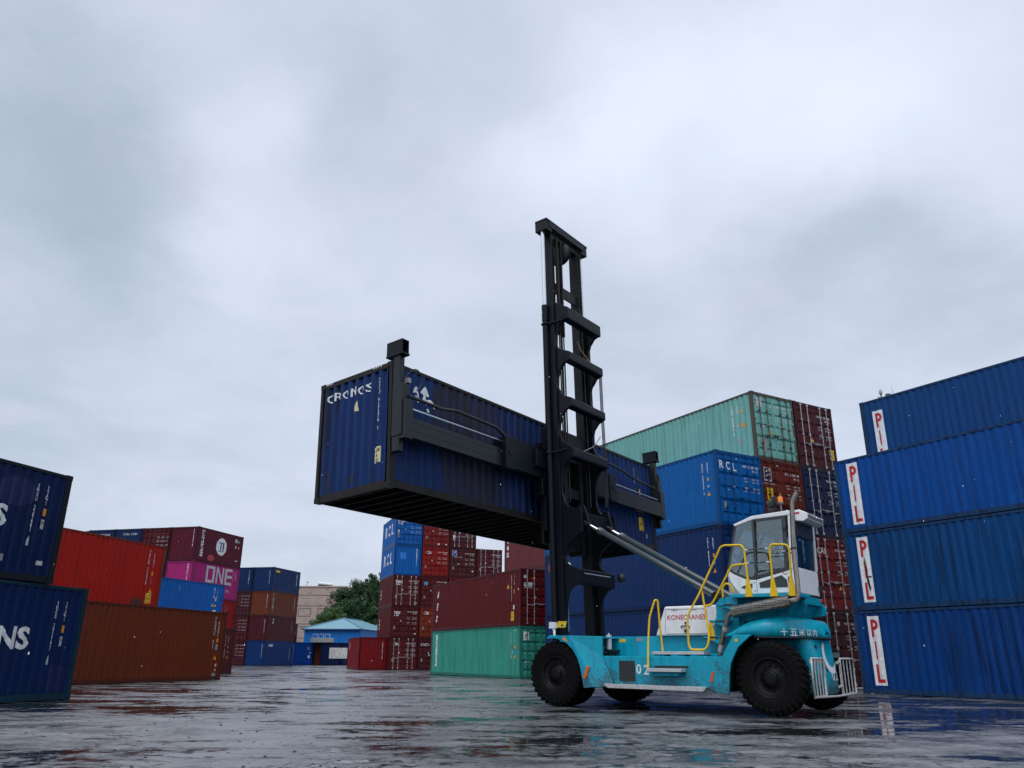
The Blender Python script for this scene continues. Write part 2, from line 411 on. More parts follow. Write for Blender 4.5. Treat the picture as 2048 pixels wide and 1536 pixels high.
def door_leaf_mb(side, H):
    """side -1 = the viewer's left leaf; built on the +x end, x offset from L/2"""
    mb = MB(); a0, a1 = (0.10, W/2-0.012) if side < 0 else (W/2+0.012, W-0.10)
    z0, z1 = 0.165, H-0.135; ya, yb = a0-W/2, a1-W/2; n = 5; hgt = z1-z0
    prof = [(z0, 0.0)]
    for i in range(n):
        zc = z0+hgt*(0.11+0.195*i); prof += [(zc-0.085, 0.0), (zc-0.05, -0.034), (zc+0.05, -0.034), (zc+0.085, 0.0)]
    prof.append((z1, 0.0)); m_ = 0.05
    vs = [(d-0.03, y, z) for z, d in prof for y in (ya+m_, yb-m_)]
    mb.add(vs, [(2*i, 2*i+1, 2*i+3, 2*i+2) for i in range(len(prof)-1)])
    for (p, q) in ((ya, ya+m_), (yb-m_, yb)): mb.box(-0.07, -0.026, p, q, z0, z1)
    mb.box(-0.07, -0.026, ya+m_, yb-m_, z0-0.02, z0); mb.box(-0.07, -0.026, ya+m_, yb-m_, z1, z1+0.02)
    # hinges on the outer edge
    e = ya if side < 0 else yb
    for i in range(4):
        z = z0+hgt*(0.12+0.25*i); mb.box(-0.03, 0.012, e-0.02, e+0.05 if side < 0 else e+0.02, z-0.05, z+0.05) if side < 0 else mb.box(-0.03, 0.012, e-0.05, e+0.02, z-0.05, z+0.05)
    return mb
def rod_mb(y, H, side, inner):
    mb = MB(); z0, z1 = 0.10, H-0.09; x = 0.026
    mb.tube([(x, y, z0), (x, y, z1)], 0.019, 8)
    for z in (z0+0.03, z1-0.03): mb.box(0.0, 0.05, y-0.045, y+0.045, z-0.05, z+0.05)
    for f in (0.22, 0.5, 0.74): zz = z0+(z1-z0)*f; mb.box(-0.02, 0.05, y-0.04, y+0.04, zz-0.035, zz+0.035)
    zh = 0.36*H+ (0.06 if inner else 0.0); d = -1 if (side < 0) == inner else 1
    d = -1 if side > 0 else 1
    if not inner: d = d
    mb.tube([(x+0.02, y, zh), (x+0.055, y+d*0.05, zh), (x+0.055, y+d*0.34, zh-0.01)], 0.014, 6)
    mb.box(-0.02, 0.06, y+d*0.30, y+d*0.36, zh-0.06, zh+0.03)
    return mb

def stack_loc(st, u, v):
    a = R(st[2]); return st[0]+u*math.cos(a)-v*math.sin(a), st[1]+u*math.sin(a)+v*math.cos(a)

COUNT = [0]; KDARK = 0.70; LETTER = ('white', 'dirty', 'red', 'black', 'pinkred')
def container(label, L, H, color, st=None, u=0.0, v=0.0, z=0.0, mode='B', plus='wall', minus='wall', decals=(), rods=None, cast=False, rust=0.25, streak=0.3,
              group=None, matrix=None, frame_col=None, under=False, rodcol=None, fade=0.35, soot=None):
    COUNT[0] += 1
    root = empty('shipping_container')
    if matrix is not None: root.matrix_world = matrix
    else:
        if mode == 'A': x, y = stack_loc(st, u+L/2, v+W/2); rz = R(st[2])
        elif mode == 'B': x, y = stack_loc(st, u+L/2, v-W/2); rz = R(st[2])+PI
        else: x, y = stack_loc(st, u+W/2, v+L/2); rz = R(st[2])-PI/2
        root.location = (x, y, z); root.rotation_euler = (0, 0, rz)
    tag(root, label, 'shipping container', group)
    key = 'paint_%.3f_%.3f_%.3f' % color + '_%.2f_%.2f' % (rust, streak)
    color = tuple(x*KDARK for x in color); pm = paint(key+('_sooty' if soot else ''), color, rust, streak, rough=0.5, fade=fade, soot=soot)
    fc = frame_col or tuple(c*0.6 for c in color)
    fm = paint('frame_%.3f_%.3f_%.3f' % fc, fc, min(1.0, rust*1.6), streak)
    hole = plain('casting_hole', (0.004, 0.004, 0.004), 0.9)
    mk = (key, round(L, 2), round(H, 2), fc)
    raw_obj('frame', cached(('fr', mk, cast), lambda: frame_mb(L, H, not cast), 'frame', [fm, hole]), root)
    if cast:
        for sx in (-1, 1):
            for sy in (-1, 1):
                for top in (0, 1):
                    def fn(sx=sx, sy=sy, top=top):
                        mb = MB(); casting_box(mb, sx, sy, top, L, H); return mb
                    raw_obj('corner_casting', cached(('ca', mk, sx, sy, top), fn, 'corner_casting', [fm, hole]), root)
    dp = 0.040 if soot else None
    fs = {'s': Face('s', L, H, 'corr', dp), 'b': Face('s', L, H, 'corr', dp)}; fs['b'].kind = 'b'
    raw_obj('side_wall', cached(('s', mk), lambda: wall_mesh(fs['s'], 0.165, H-0.085), 'side_wall', pm), root)
    raw_obj('side_wall', cached(('b', mk), lambda: wall_mesh(fs['b'], 0.165, H-0.085), 'side_wall', pm), root)
    for k, kind in (('d', plus), ('e', minus)):
        fs[k] = Face(k, L, H, 'corr' if kind == 'wall' else 'door', 0.060 if soot else None)
        if kind == 'wall':
            raw_obj('end_wall', cached((k, mk), lambda k=k: wall_mesh(fs[k], 0.16, H-0.13), 'end_wall', pm), root)
        else:
            sgn = 1 if k == 'd' else -1
            rm = rodcol or fm
            for side in (-1, 1):
                lf = raw_obj('door', cached(('leaf', mk, side), lambda side=side: door_leaf_mb(side, H), 'door', pm), root)
                lf.location = (sgn*L/2, 0, 0); lf.rotation_euler = (0, 0, 0 if sgn > 0 else PI)
                for inner in (False, True):
                    yy = side*(0.34 if inner else 0.86)*W/2*0.98 if False else side*(0.40 if inner else 0.82)
                    raw_obj('locking_rod', cached(('rod', rm.name, round(H, 2), side, inner), lambda yy=yy, side=side, inner=inner: rod_mb(yy, H, side, inner), 'locking_rod', rm), lf)
    raw_obj('roof', cached(('roof', mk), lambda: MB().box(-L/2+0.10, L/2-0.10, -W/2+0.064, W/2-0.064, H-0.05, H-0.03), 'roof', pm), root)
    if under:
        mb = MB()
        k = int(L/0.42)
        for i in range(k): xx = -L/2+0.3+i*(L-0.6)/(k-1); mb.box(xx-0.025, xx+0.025, -W/2+0.07, W/2-0.07, 0.04, 0.165)
        mb.box(-L/2+0.14, L/2-0.14, -W/2+0.062, W/2-0.062, 0.167, 0.195)
        mb.build('floor', plain('underside_steel', (0.009, 0.009, 0.010), 0.7, spec=0.15), root)
    else:
        raw_obj('floor', cached(('fl', mk), lambda: MB().box(-L/2+0.14, L/2-0.14, -W/2+0.062, W/2-0.062, 0.10, 0.16), 'floor', fm), root)
    layers = {}
    for d in decals:
        face, shape, a, zz, colr = d[:5]; lift = d[5] if len(d) > 5 else 0.004
        if a < 0: a = fs[face].w+a
        key_ = (face, colr, lift, len(layers))
        layers.setdefault(key_, MB())
        fs[face].decal(layers[key_], shape, a, zz, lift)
    nm = dict(white='lettering', dirty='lettering', red='lettering', black='lettering', yellow='warning_sticker', orange='warning_sticker', cream='sticker', grey='data_plate',
              blue='emblem', lblue='emblem', navy='emblem', green='sticker', rust='paint_scar', patch='paint_patch', rblue='paint_patch', brown='paint_patch', pinkred='lettering')
    for k_, mb in layers.items(): mb.build(nm[k_[1]], ink(k_[1]), root)
    return root

# decal helpers: a > 0 from the viewer's left edge, a < 0 from the right edge
def T(face, body, a, z, h, c='white', w=None, bold=0.0, lift=0.004, shear=0.0): return (face, fit2d(text2d(body, 1.0, bold, shear=shear), w, h), a, z, c, lift)
def TV(face, body, a, z, h, w, c='white', bold=0.02, lift=0.004, line=0.78):
    return (face, fit2d(text2d('\n'.join(body), 1.0, bold, line=line), w, h), a, z, c, lift)
def RC(face, a, z, w, h, c, lift=0.004): return (face, rect2d(w, h), a, z, c, lift)
def DI(face, a, z, r, c, lift=0.004): return (face, disc2d(r), a, z, c, lift)
def TRI(face, a, z, s, c='orange', lift=0.004, down=False):
    k = -1 if down else 1
    return (face, poly2d([(-s*0.5, -0.43*s*k), (s*0.5, -0.43*s*k), (0, 0.43*s*k)][::k]), a, z, c, lift)
def hc_sticker(face, a, z, w=0.28, h=0.40):
    return [RC(face, a, z, w, h, 'yellow'), T(face, "9'6\"", a, z-0.02, 0.09, 'black', w*0.75, 0.02, 0.007), T(face, 'WARNING', a, z+0.12, 0.05, 'black', w*0.8, 0.01, 0.007), T(face, '2.9m', a, z-0.14, 0.06, 'black', w*0.6, 0.01, 0.007)]
def side_codes(code, typ, L, H, right=0.80, extra=True, hc=False, tri=True, size=1.0):
    """vertical code, size type, sticker and emblem at the right end of a long side"""
    top = H-0.42
    out = [TV('s', code, -right, top-0.62*size, 1.25*size, 0.085), TV('s', typ, -(right-0.27), top-0.22, 0.42, 0.08)]
    if extra: out += [RC('s', -(right-0.27), top-0.66, 0.10, 0.14, 'orange'), T('s', 'CN', -(right-0.27), top-0.94, 0.10, 'white', 0.12, 0.02)]
    if tri: out += [TRI('s', -(right-0.28), top-1.22, 0.20)]
    if hc: out += hc_sticker('s', -(right-0.18), 0.62)
    return out
def door_codes(code, typ, H, logo=None, lh=0.22, lw=None, lc='white', hc=False, lines=True, plate=True, dot=True):
    out = [T('d', code[:4], W*0.66, H-0.50, 0.095, 'white', 0.34, 0.01), T('d', code[4:], W*0.86, H-0.50, 0.095, 'white', 0.46, 0.01), T('d', typ, W*0.85, H-0.66, 0.085, 'white', 0.30, 0.01)]
    if logo: out += [T('d', logo, W*0.24, H-0.56, lh, lc, lw, 0.015)]
    if lines:
        for i, zz in enumerate((H-0.98, H-1.10, H-1.36, H-1.48)):
            out += [T('d', ('MAX.WT', 'TARE', 'NET', 'CU.CAP.')[i], W*0.65, zz, 0.06, 'white', 0.26), T('d', ('30480KG', '2200KG', '28280KG', '33.2CU.M')[i], W*0.85, zz, 0.06, 'white', 0.36)]
    if plate: out += [RC('d', W*0.15, 0.78, 0.16, 0.26, 'grey')]
    if dot: out += [DI('d', W*0.36, H*0.52, 0.06, 'white')]
    if hc: out += hc_sticker('d', W*0.2, H*0.55)
    return out
SKY_BASE = 0.69; SKY_GAIN = 1.0; ZENITH = 2.5; BACK = 1.3; SUN_E = 1.3; EXPO = 0.0
# ------------------------------------------------------------------ surveyed stacks (x, y, heading of the u axis)
ST = dict(PIL=(11.625, 27.615, -58.943), PIL4=(13.804, 29.632, -58.1), UES=(0.521, 42.119, 117.17), R1=(7.854, 29.339, 120.288), BRN=(-12.976, 37.487, 252.57),
          SIN=(-10.605, 20.354, 256.366), SIN2=(-10.843, 19.097, 252.905), RED=(-16.022, 36.990, 253.17), MAR=(-16.835, 50.468, 252.57), BLU=(-17.834, 50.435, 252.5),
          C1=(-10.202, 69.712, 19.42), JJ=(-23.841, 60.272, 75.465), K4=(-26.225, 88.883, 76.29), RG=(-12.701, 69.541, 19.59))
NAVY = (0.006, 0.028, 0.125); PILB = (0.004, 0.075, 0.36); RCLB = (0.006, 0.12, 0.43); TEAL = (0.25, 0.60, 0.52); TEALD = (0.06, 0.45, 0.34)
MAROON = (0.105, 0.012, 0.013); OXBL = (0.14, 0.010, 0.011); BROWN = (0.22, 0.040, 0.012); REDC = (0.50, 0.014, 0.006); RUSTY = (0.24, 0.060, 0.022)
galv = plain('galvanised_rod', (0.42, 0.42, 0.43), 0.42, 0.6, 0.3, 12)
GP = 'blue containers stacked at the right edge'; GR = 'container block behind the lift truck'; GL = 'containers stacked at the left edge'
GC = 'tower of containers in the centre distance'; GJ = 'container rows in the left distance'

def pil_marks(clip=False, scar=False):
    zc = 1.34; h = 2.15; a = 0.70
    out = [RC('s', a, zc, 0.415, h, 'white', 0.004)]
    for ch, dz, ww in (('P', 0.69, 0.27), ('I', -0.0, 0.07), ('L', -0.71, 0.27)):
        out.append(T('s', ch, a+(0.02 if ch != 'I' else -0.02), zc+dz, 0.56, 'red', ww, 0.025, 0.008))
    if scar:
        out += [('s', poly2d([(-0.05, 0.48), (0.0, 0.50), (0.05, 0.1), (0.04, -0.12), (0.16, -0.11), (0.16, -0.15), (0.05, -0.17), (0.10, -0.5), (0.06, -0.62), (-0.02, -0.3), (-0.01, 0.0)]), a+0.02, zc-0.12, 'black', 0.011)]
    return out
# ---- blue row at the right
for k, (lab, col, sc, st_) in enumerate([
        ('bottom blue container of the right-hand stack, grimy, white PIL board near its left end', (0.001, 0.060, 0.275), False, 0.9),
        ('blue container second from the ground at the right, its white PIL board scratched black', (0.002, 0.075, 0.265), True, 0.75),
        ('bright blue container third from the ground at the right, clean white PIL board', (0.001, 0.088, 0.40), False, 0.5)]):
    container(lab, L40, H8+0.005, col, ST['PIL'], 0, 0, k*(H8+0.005), 'A', decals=pil_marks(scar=sc), cast=True, rust=0.30, streak=st_, group=GP, frame_col=(0.012, 0.045, 0.12))
container('topmost blue container at the right, its PIL board cut off by the one in front', L40, HC, (0.004, 0.072, 0.25), ST['PIL4'], 0, 0, 3*H8+0.01, 'A', decals=pil_marks(), cast=True, rust=0.35, streak=0.35, group=GP, frame_col=(0.012, 0.045, 0.10))
for k in range(3): container('blue container in the rear row of the right-hand stack, hidden behind the front row', L40, H8, (0.006, 0.08, 0.30), ST['PIL4'], 0, 0, k*H8, 'A', group=GP)

# ---- block behind the lift truck (columns step to the right)
D = 2.50
def col(c): return -c*D
navy2 = (0.007, 0.040, 0.165)
container('lowest dark blue container behind the lift truck chassis', L40, HC, navy2, ST['R1'], 0, 0, 0, 'B', 'door', 'wall', side_codes('MAGU 519304 2', '45G1', L40, HC)+[T('s', 'CAM', 0.6, HC-0.25, 0.07, 'white', 0.3)], cast=True, group=GR, rust=0.3)
container('dark blue container with a red ring and round white letters, behind the tilt cylinders', L40, HC, navy2, ST['R1'], 0, 0, HC, 'B', 'door', 'wall',
          side_codes('TRIU 860415 7', '45G1', L40, HC)+[('s', ([(0.26*math.cos(2*PI*i/24)*q, 0.26*math.sin(2*PI*i/24)*q) for q in (1, 0.55) for i in range(24)], [[i, (i+1) % 24, 24+(i+1) % 24, 24+i] for i in range(24)]), 0.55, 2.32, 'pinkred', 0.004),
          T('s', 'ro', 1.92, 2.28, 0.36, 'white', 0.66, 0.03)], cast=True, group=GR, rust=0.3)
container('bright blue container with white RCL letters on its door, third level behind the cab', L40, HC, (0.003, 0.15, 0.50), ST['R1'], 0, 0, 2*HC, 'B', 'door', 'wall',
          side_codes('REGU 503927 3', '45G1', L40, HC)+door_codes('REGU500282', '45G1', HC, None)+[T('d', 'R', W*0.12, HC-0.55, 0.32, 'white', 0.22, 0.02), T('d', 'C', W*0.26, HC-0.57, 0.32, 'white', 0.20, 0.02), T('d', 'L', W*0.40, HC-0.59, 0.32, 'white', 0.20, 0.02)], cast=True, group=GR, rust=0.2, streak=0.25)
container('weathered pale turquoise container on top of the block, rusty corner post', L40, HC, TEAL, ST['R1'], 0.199, -2.515, 3*HC, 'B', 'door', 'wall',
          side_codes('TRHU 414073 6', '45G1', L40, HC, 1.15, False, tri=False)+[TRI('s', -0.62, HC-1.30, 0.26), DI('s', -0.62, HC-0.75, 0.06, 'orange'), DI('s', -0.92, HC-1.32, 0.06, 'dirty'), RC('s', -0.82, 0.9, 0.16, 0.3, 'grey')]
          +door_codes('TRHU414073', '45G1', HC, None)+[RC('d', W*0.17, HC-0.42, 0.32, 0.42, 'dirty'), TRI('d', W*0.40, HC*0.42, 0.2), RC('d', W*0.19, HC*0.50, 0.3, 0.09, 'dirty'), ('d', poly2d([(-0.12, -0.35), (0.1, -0.4), (0.12, 0.1), (0.03, 0.3), (-0.1, 0.1)]), W*0.22, 0.7, 'grey', 0.005)],
          cast=True, group=GR, rust=0.55, streak=0.42, frame_col=(0.085, 0.075, 0.055))
container('maroon container with pale lock rods beside the turquoise one on top', L40, HC, (0.10, 0.014, 0.022), ST['R1'], 0.199, -2.515-D-.02, 3*HC, 'B', 'door', 'wall',
          door_codes('CXDU201005', '45G1', HC, None, plate=False)+hc_sticker('d', W*0.88, 0.75, 0.3, 0.46)+[TRI('d', W*0.40, HC*0.44, 0.2, 'yellow')], cast=True, group=GR, rust=0.15, rodcol=galv)
container('rust red container with a blue and yellow square emblem on its door', L40, HC, (0.20, 0.030, 0.018), ST['R1'], 0.1, col(1), 2*HC, 'B', 'door', 'wall',
          door_codes('FCIU959704', '45G1', HC, None, plate=False, dot=False)+[RC('d', W*0.17, HC-0.62, 0.42, 0.56, 'dirty'), RC('d', W*0.17, HC-0.60, 0.36, 0.46, 'navy', 0.007),
          ('d', poly2d([(-0.14, 0.02), (-0.04, 0.12), (0.15, 0.16), (0.15, 0.10), (0.0, 0.05)]), W*0.17, HC-0.56, 'cream', 0.010), ('d', poly2d([(-0.14, -0.12), (-0.04, -0.02), (0.13, 0.02), (0.13, -0.04), (0.0, -0.08)]), W*0.17, HC-0.60, 'cream', 0.010),
          T('d', 'INTERMODAL', W*0.22, HC-1.0, 0.06, 'dirty', 0.8), TRI('d', W*0.42, HC-1.42, 0.26)]+hc_sticker('d', W*0.19, HC-1.42, 0.34, 0.5), cast=True, group=GR, rust=0.4)
container('navy container with shiny ribbed doors between the rust red one and the bright blue row', L40, HC, (0.008, 0.022, 0.085), ST['R1'], 0.1, col(2), 2*HC, 'B', 'door', 'wall', door_codes('TGHU755120', '45G1', HC, None), cast=True, group=GR, rust=0.15, rodcol=galv)
container('dark red container with CAI lettering on its door, seen right of the cab', L40, HC, (0.24, 0.014, 0.012), ST['R1'], 0.1, col(2), HC, 'B', 'door', 'wall', door_codes('CAIU824410', '45G1', HC, 'CAI', 0.26, 0.5)+[TRI('d', W*0.62, 0.9, 0.2, 'yellow')], group=GR, rust=0.2, rodcol=galv)
container('blackish maroon container on the ground behind the counterweight', L40, HC, (0.075, 0.012, 0.014), ST['R1'], 0.1, col(2), 0, 'B', 'door', 'wall', door_codes('TCNU663091', '45G1', HC, None)+[DI('d', W*0.45, HC-0.5, 0.09, 'dirty')], group=GR, rust=0.3, rodcol=galv)
container('dark blue container with plain doors seen through the cab windows', L40, HC, (0.008, 0.028, 0.11), ST['R1'], 0.1, col(1), HC, 'B', 'door', 'wall', door_codes('MAGU530118', '45G1', HC, None), group=GR)
container('maroon container on the ground between the cab pedestal and the stairs', L40, HC, (0.09, 0.012, 0.016), ST['R1'], 0.1, col(1), 0, 'B', 'door', 'wall', door_codes('TCNU710554', '45G1', HC, None), group=GR)
container('dusky pink ribbed container with vertical white tex letters, high behind the dark red one', L20, HC, (0.19, 0.045, 0.048), ST['R1'], 14.72, -2.6, 2*HC, 'B', 'wall', 'wall', [TV('s', 'tex', 0.38, 1.55, 1.15, 0.34, 'white', 0.03)], group=GR, rust=0.1)

# ---- dark red on green pair
container('dark red container with slanted UES letters, standing on the green one', L40, HC, OXBL, ST['UES'], 0, 0, H8, 'B', 'door', 'wall',
          [T('s', 'U', 0.78, 2.22, 0.42, 'white', 0.30, 0.06, shear=0.25), T('s', 'E', 0.74, 1.48, 0.42, 'white', 0.30, 0.06, shear=0.25), T('s', 'S', 0.70, 0.74, 0.42, 'white', 0.30, 0.06, shear=0.25)]
          +[TV('s', 'UESU5013', -1.06, HC-0.95, 1.35, 0.10), TV('s', '45G1', -0.74, HC-0.62, 0.7, 0.10), RC('s', -0.74, HC-1.15, 0.14, 0.2, 'orange'), TRI('s', -1.45, HC-0.85, 0.26), RC('s', -0.78, 0.95, 0.18, 0.22, 'white')]+hc_sticker('s', -0.95, 0.50, 0.34, 0.46)
          +[T('d', 'UES', W*0.20, HC-0.82, 0.22, 'white', 0.52, 0.05, shear=0.2), DI('d', W*0.12, HC-0.42, 0.09, 'dirty'), TRI('d', W*0.34, HC-0.44, 0.2), TRI('d', W*0.36, HC-1.5, 0.18, 'white', down=True), RC('d', W*0.2, HC-0.99, 0.5, 0.03, 'dirty')], cast=True, group=GR, rust=0.12, streak=0.4, rodcol=galv, frame_col=(0.07, 0.009, 0.012))
container('sea green container on the ground with a white vertical name strip', L40, H8, TEALD, ST['UES'], 0, 0, 0, 'B', 'door', 'wall',
          [RC('s', 0.80, 1.42, 0.28, 1.85, 'white'), TV('s', 'CONTINER', 0.80, 1.40, 1.6, 0.15, 'black', 0.0, 0.008)]
          +[TV('s', 'CLHU 338', -1.06, H8-0.98, 1.3, 0.09), TV('s', '22G1', -0.76, H8-0.62, 0.55, 0.08), RC('s', -0.62, H8-1.05, 0.12, 0.16, 'orange'), RC('s', -0.86, H8-1.3, 0.10, 0.2, 'lblue'), TRI('s', -0.62, H8-1.52, 0.2), RC('s', -1.05, H8-1.5, 0.10, 0.12, 'white')]
          +[RC('d', W*0.15, H8-0.50, 0.34, 0.42, 'white'), ('d', poly2d([(-0.08, -0.12), (-0.03, -0.12), (0.02, 0.02), (0.09, 0.10), (0.05, 0.13), (-0.03, 0.05)]), W*0.15, H8-0.50, 'black', 0.009), RC('d', W*0.16, 0.82, 0.22, 0.08, 'dirty')], cast=True, group=GR, rust=0.2, streak=0.55, frame_col=(0.02, 0.17, 0.13))

# ---- left edge
sin_b = (0.002, 0.022, 0.112)
def sino(code): return [T('s', 'SINOTRANS', L20-3.58, 1.37, 0.50, 'white', 4.05, 0.035), TV('s', code, -0.90, 1.57, 1.32, 0.085), TV('s', '22G1', -0.62, 2.0, 0.46, 0.09),
                        RC('s', -0.60, 1.60, 0.11, 0.17, 'orange'), RC('s', -0.60, 1.32, 0.11, 0.22, 'dirty'), T('s', 'CN', -0.60, 1.36, 0.08, 'black', 0.08, 0.01, 0.007), RC('s', -0.90, 0.86, 0.09, 0.13, 'dirty', 0.003)]
container('dark blue container on the ground at the left edge, white NS letters, blue-black patch', L20, H8, sin_b, ST['SIN'], 0, 0, 0, 'B', decals=sino('SNCU 293797 6')+[RC('s', -0.54, 0.47, 0.55, 0.56, 'patch')], cast=True, group=GL, rust=0.12, streak=0.35, frame_col=(0.008, 0.035, 0.055))
container('dark blue container at the upper left edge, single white S, green sticker on its post', L20, H8, (0.002, 0.017, 0.090), ST['SIN2'], 0, 0, H8, 'B', decals=sino('SNBU 229681 6')+[RC('s', -0.08, 1.42, 0.08, 0.16, 'green'), RC('s', -0.08, 1.55, 0.06, 0.08, 'white'), RC('s', -0.47, 0.44, 0.16, 0.10, 'dirty'), RC('s', -1.56, 0.46, 0.22, 0.15, 'grey'),
          ('s', disc2d(0.34, 20, 0.55), -1.45, 1.95, 'patch')], cast=True, group=GL, rust=0.15, streak=0.45, frame_col=(0.012, 0.016, 0.022))
container('long brown container on the ground at the left, rust-coloured with a scraped lower right corner', L40, HC, BROWN, ST['BRN'], 0, 0, 0, 'B',
          decals=[TV('s', 'TGHU 91', -0.76, HC-0.92, 1.35, 0.085, 'dirty'), TV('s', '45G1', -0.49, HC-0.75, 0.66, 0.08, 'dirty'), RC('s', -0.49, HC-1.23, 0.10, 0.18, 'orange'), RC('s', -0.50, HC-1.52, 0.12, 0.24, 'grey'), TRI('s', -0.52, HC-1.95, 0.22, 'orange'),
                  T('s', 'C', -0.13, HC-1.50, 0.14, 'grey', 0.07, 0), T('s', 'O', -0.10, HC-1.85, 0.18, 'grey', 0.09, 0), T('s', 'M', -0.10, HC-2.15, 0.16, 'grey', 0.09, 0), DI('s', -0.40, 0.62, 0.07, 'dirty'), DI('s', -0.42, 0.42, 0.05, 'dirty'), ('s', poly2d([(-0.2, -0.05), (0.1, -0.07), (0.14, 0.04), (-0.1, 0.08)]), -0.45, 0.22, 'grey', 0.004)], cast=True, group=GL, rust=0.2, streak=0.35, frame_col=(0.09, 0.020, 0.010))
container('bright red container on the second level above the brown one, yellow height sticker', L40, HC, REDC, ST['RED'], 0, 0, HC, 'B',
          decals=[TV('s', 'TRLU 72038', -0.98, HC-1.05, 1.5, 0.085, 'dirty'), TV('s', '45G1', -0.68, HC-0.70, 0.62, 0.08, 'dirty'), RC('s', -0.66, HC-1.30, 0.11, 0.2, 'orange'), RC('s', -0.66, HC-1.62, 0.12, 0.22, 'pinkred'), TRI('s', -0.62, HC-2.02, 0.26, 'orange'), RC('s', -1.35, 0.30, 0.7, 0.34, 'brown')]+hc_sticker('s', -0.67, 0.52, 0.34, 0.44)+[DI('s', -0.55, 0.16, 0.05, 'dirty')], cast=True, group=GL, rust=0.25, streak=0.3, frame_col=(0.16, 0.025, 0.012))
container('red container under the bright red one, behind the brown container', L40, HC, (0.2, 0.012, 0.012), ST['RED'], 0, 0, 0, 'B', group=GL)
container('dark maroon container just behind the right end of the brown one', L20, H8, (0.115, 0.014, 0.018), ST['MAR'], 0, 0, 0, 'B', decals=side_codes('TCLU 380', '22G1', L20, H8, 0.85), group=GL, rust=0.15)
container('small clear-blue container on the second level between red and pink', L20, H8, (0.006, 0.165, 0.62), ST['BLU'], 0, 0, H8, 'B', decals=[TV('s', 'BSIU', -0.90, H8-0.55, 0.6, 0.16), TV('s', '22G', -0.62, H8-0.6, 0.45, 0.10), RC('s', -0.72, H8-0.92, 0.12, 0.2, 'dirty'), TRI('s', -0.98, H8-1.25, 0.2, 'yellow'), TRI('s', -0.72, H8-1.27, 0.18, 'yellow'), RC('s', -0.74, H8-1.72, 0.34, 0.36, 'white'), DI('s', -0.68, H8-1.72, 0.07, 'pinkred', 0.008), RC('s', 2.0, H8-0.5, 0.06, 0.28, 'lblue'), RC('s', 2.0, 0.75, 0.06, 0.28, 'lblue')], group=GL, rust=0.1, streak=0.25)

# ---- left distance: two rows seen on their ends
JJM = (0.135, 0.014, 0.032)
jj = [TV('s', '锦江航运', 0.66, H8-1.18, 2.05, 0.42, 'white', 0.03, line=0.95), DI('s', 3.15, 1.42, 0.68, 'white'), T('s', 'JJ', 3.15, 1.36, 0.72, 'navy', 0.62, 0.0, 0.009), RC('s', 3.15, 1.72, 0.85, 0.06, 'navy', 0.010),
      RC('s', -0.95, H8-0.45, 0.3, 0.3, 'dirty'), RC('s', -0.6, H8-0.5, 0.2, 0.14, 'dirty'), RC('s', -0.95, H8-0.95, 0.16, 0.2, 'dirty'), RC('s', -0.55, H8-0.98, 0.16, 0.2, 'orange'), RC('s', -0.7, 0.55, 0.4, 0.08, 'dirty'), ('s', disc2d(0.24, 12, 0.45), 1.95, 0.42, 'pinkred'),
      TV('e', 'JJCU218', -0.42, 1.75, 1.35, 0.10)]
container('maroon container with a round white JJ badge, topmost of the left distant rows', L20, H8, JJM, ST['JJ'], 0, 0, 3*H8, 'A', decals=jj, group=GJ, rust=0.15, streak=0.25)
def one_marks():
    o = []
    def blk(pts): o.append(('s', poly2d(pts), 2.55, 1.72, 'dirty', 0.005))
    for x in (0.0,):
        blk([(x, -0.55), (x+0.22, -0.55), (x+0.22, 0.7), (x, 0.7)]); blk([(x+0.88, -0.55), (x+1.10, -0.55), (x+1.10, 0.7), (x+0.88, 0.7)]); blk([(x+0.22, 0.5), (x+0.88, 0.5), (x+0.88, 0.7), (x+0.22, 0.7)]); blk([(x+0.22, -0.55), (x+0.88, -0.55), (x+0.88, -0.35), (x+0.22, -0.35)])
    x = 1.30; blk([(x, -0.55), (x+0.22, -0.55), (x+0.22, 0.7), (x, 0.7)]); blk([(x+0.80, -0.55), (x+1.02, -0.55), (x+1.02, 0.7), (x+0.80, 0.7)]); blk([(x+0.22, 0.7), (x+0.22, 0.36), (x+0.80, -0.55), (x+0.80, -0.2)])
    x = 2.50; blk([(x, -0.55), (x+0.22, -0.55), (x+0.22, 0.7), (x, 0.7)])
    for zz in (-0.55, -0.02, 0.5): blk([(x+0.22, zz), (x+0.95, zz), (x+0.95, zz+0.2), (x+0.22, zz+0.2)])
    return [(f, s_, a+(-0.95), z, c, l) for f, s_, a, z, c, l in o]
container('magenta pink container with large white ONE letters', L20, H8, (0.52, 0.030, 0.225), ST['JJ'], 0, 0, 2*H8, 'A', decals=one_marks()+[T('s', 'CN', -1.5, 0.70, 0.2, 'dirty', 0.5, 0.01), TV('s', 'ONEU12', -0.85, 1.7, 1.4, 0.1, 'dirty'), TV('s', '22G1', -0.5, 1.9, 0.7, 0.1, 'dirty'), TV('e', 'ONEU103', -0.55, 1.72, 1.4, 0.11)], group=GJ, rust=0.05, streak=0.2)
container('bright red container beneath the magenta one', L20, H8, (0.40, 0.006, 0.010), ST['JJ'], 0, 0, H8, 'A', decals=side_codes('TEXU441', '22G1', L20, H8, 1.4, False, tri=False), group=GJ, rust=0.05)
container('red container at the foot of the magenta stack', L20, H8, (0.22, 0.010, 0.012), ST['JJ'], 0, 0, 0, 'A', group=GJ)
DJ = W+0.09
container('maroon container with ribbed doors beside the JJ badge container on the top level', L20, H8, (0.12, 0.016, 0.026), ST['JJ'], 0, DJ, 3*H8, 'A', 'wall', 'door', [T('e', t_, W*q, H8-0.75-0.3*i, 0.12, 'dirty', 0.5) for i in range(3) for t_, q in (('TEXU', 0.64), ('4417', 0.86))], group=GJ, rust=0.1)
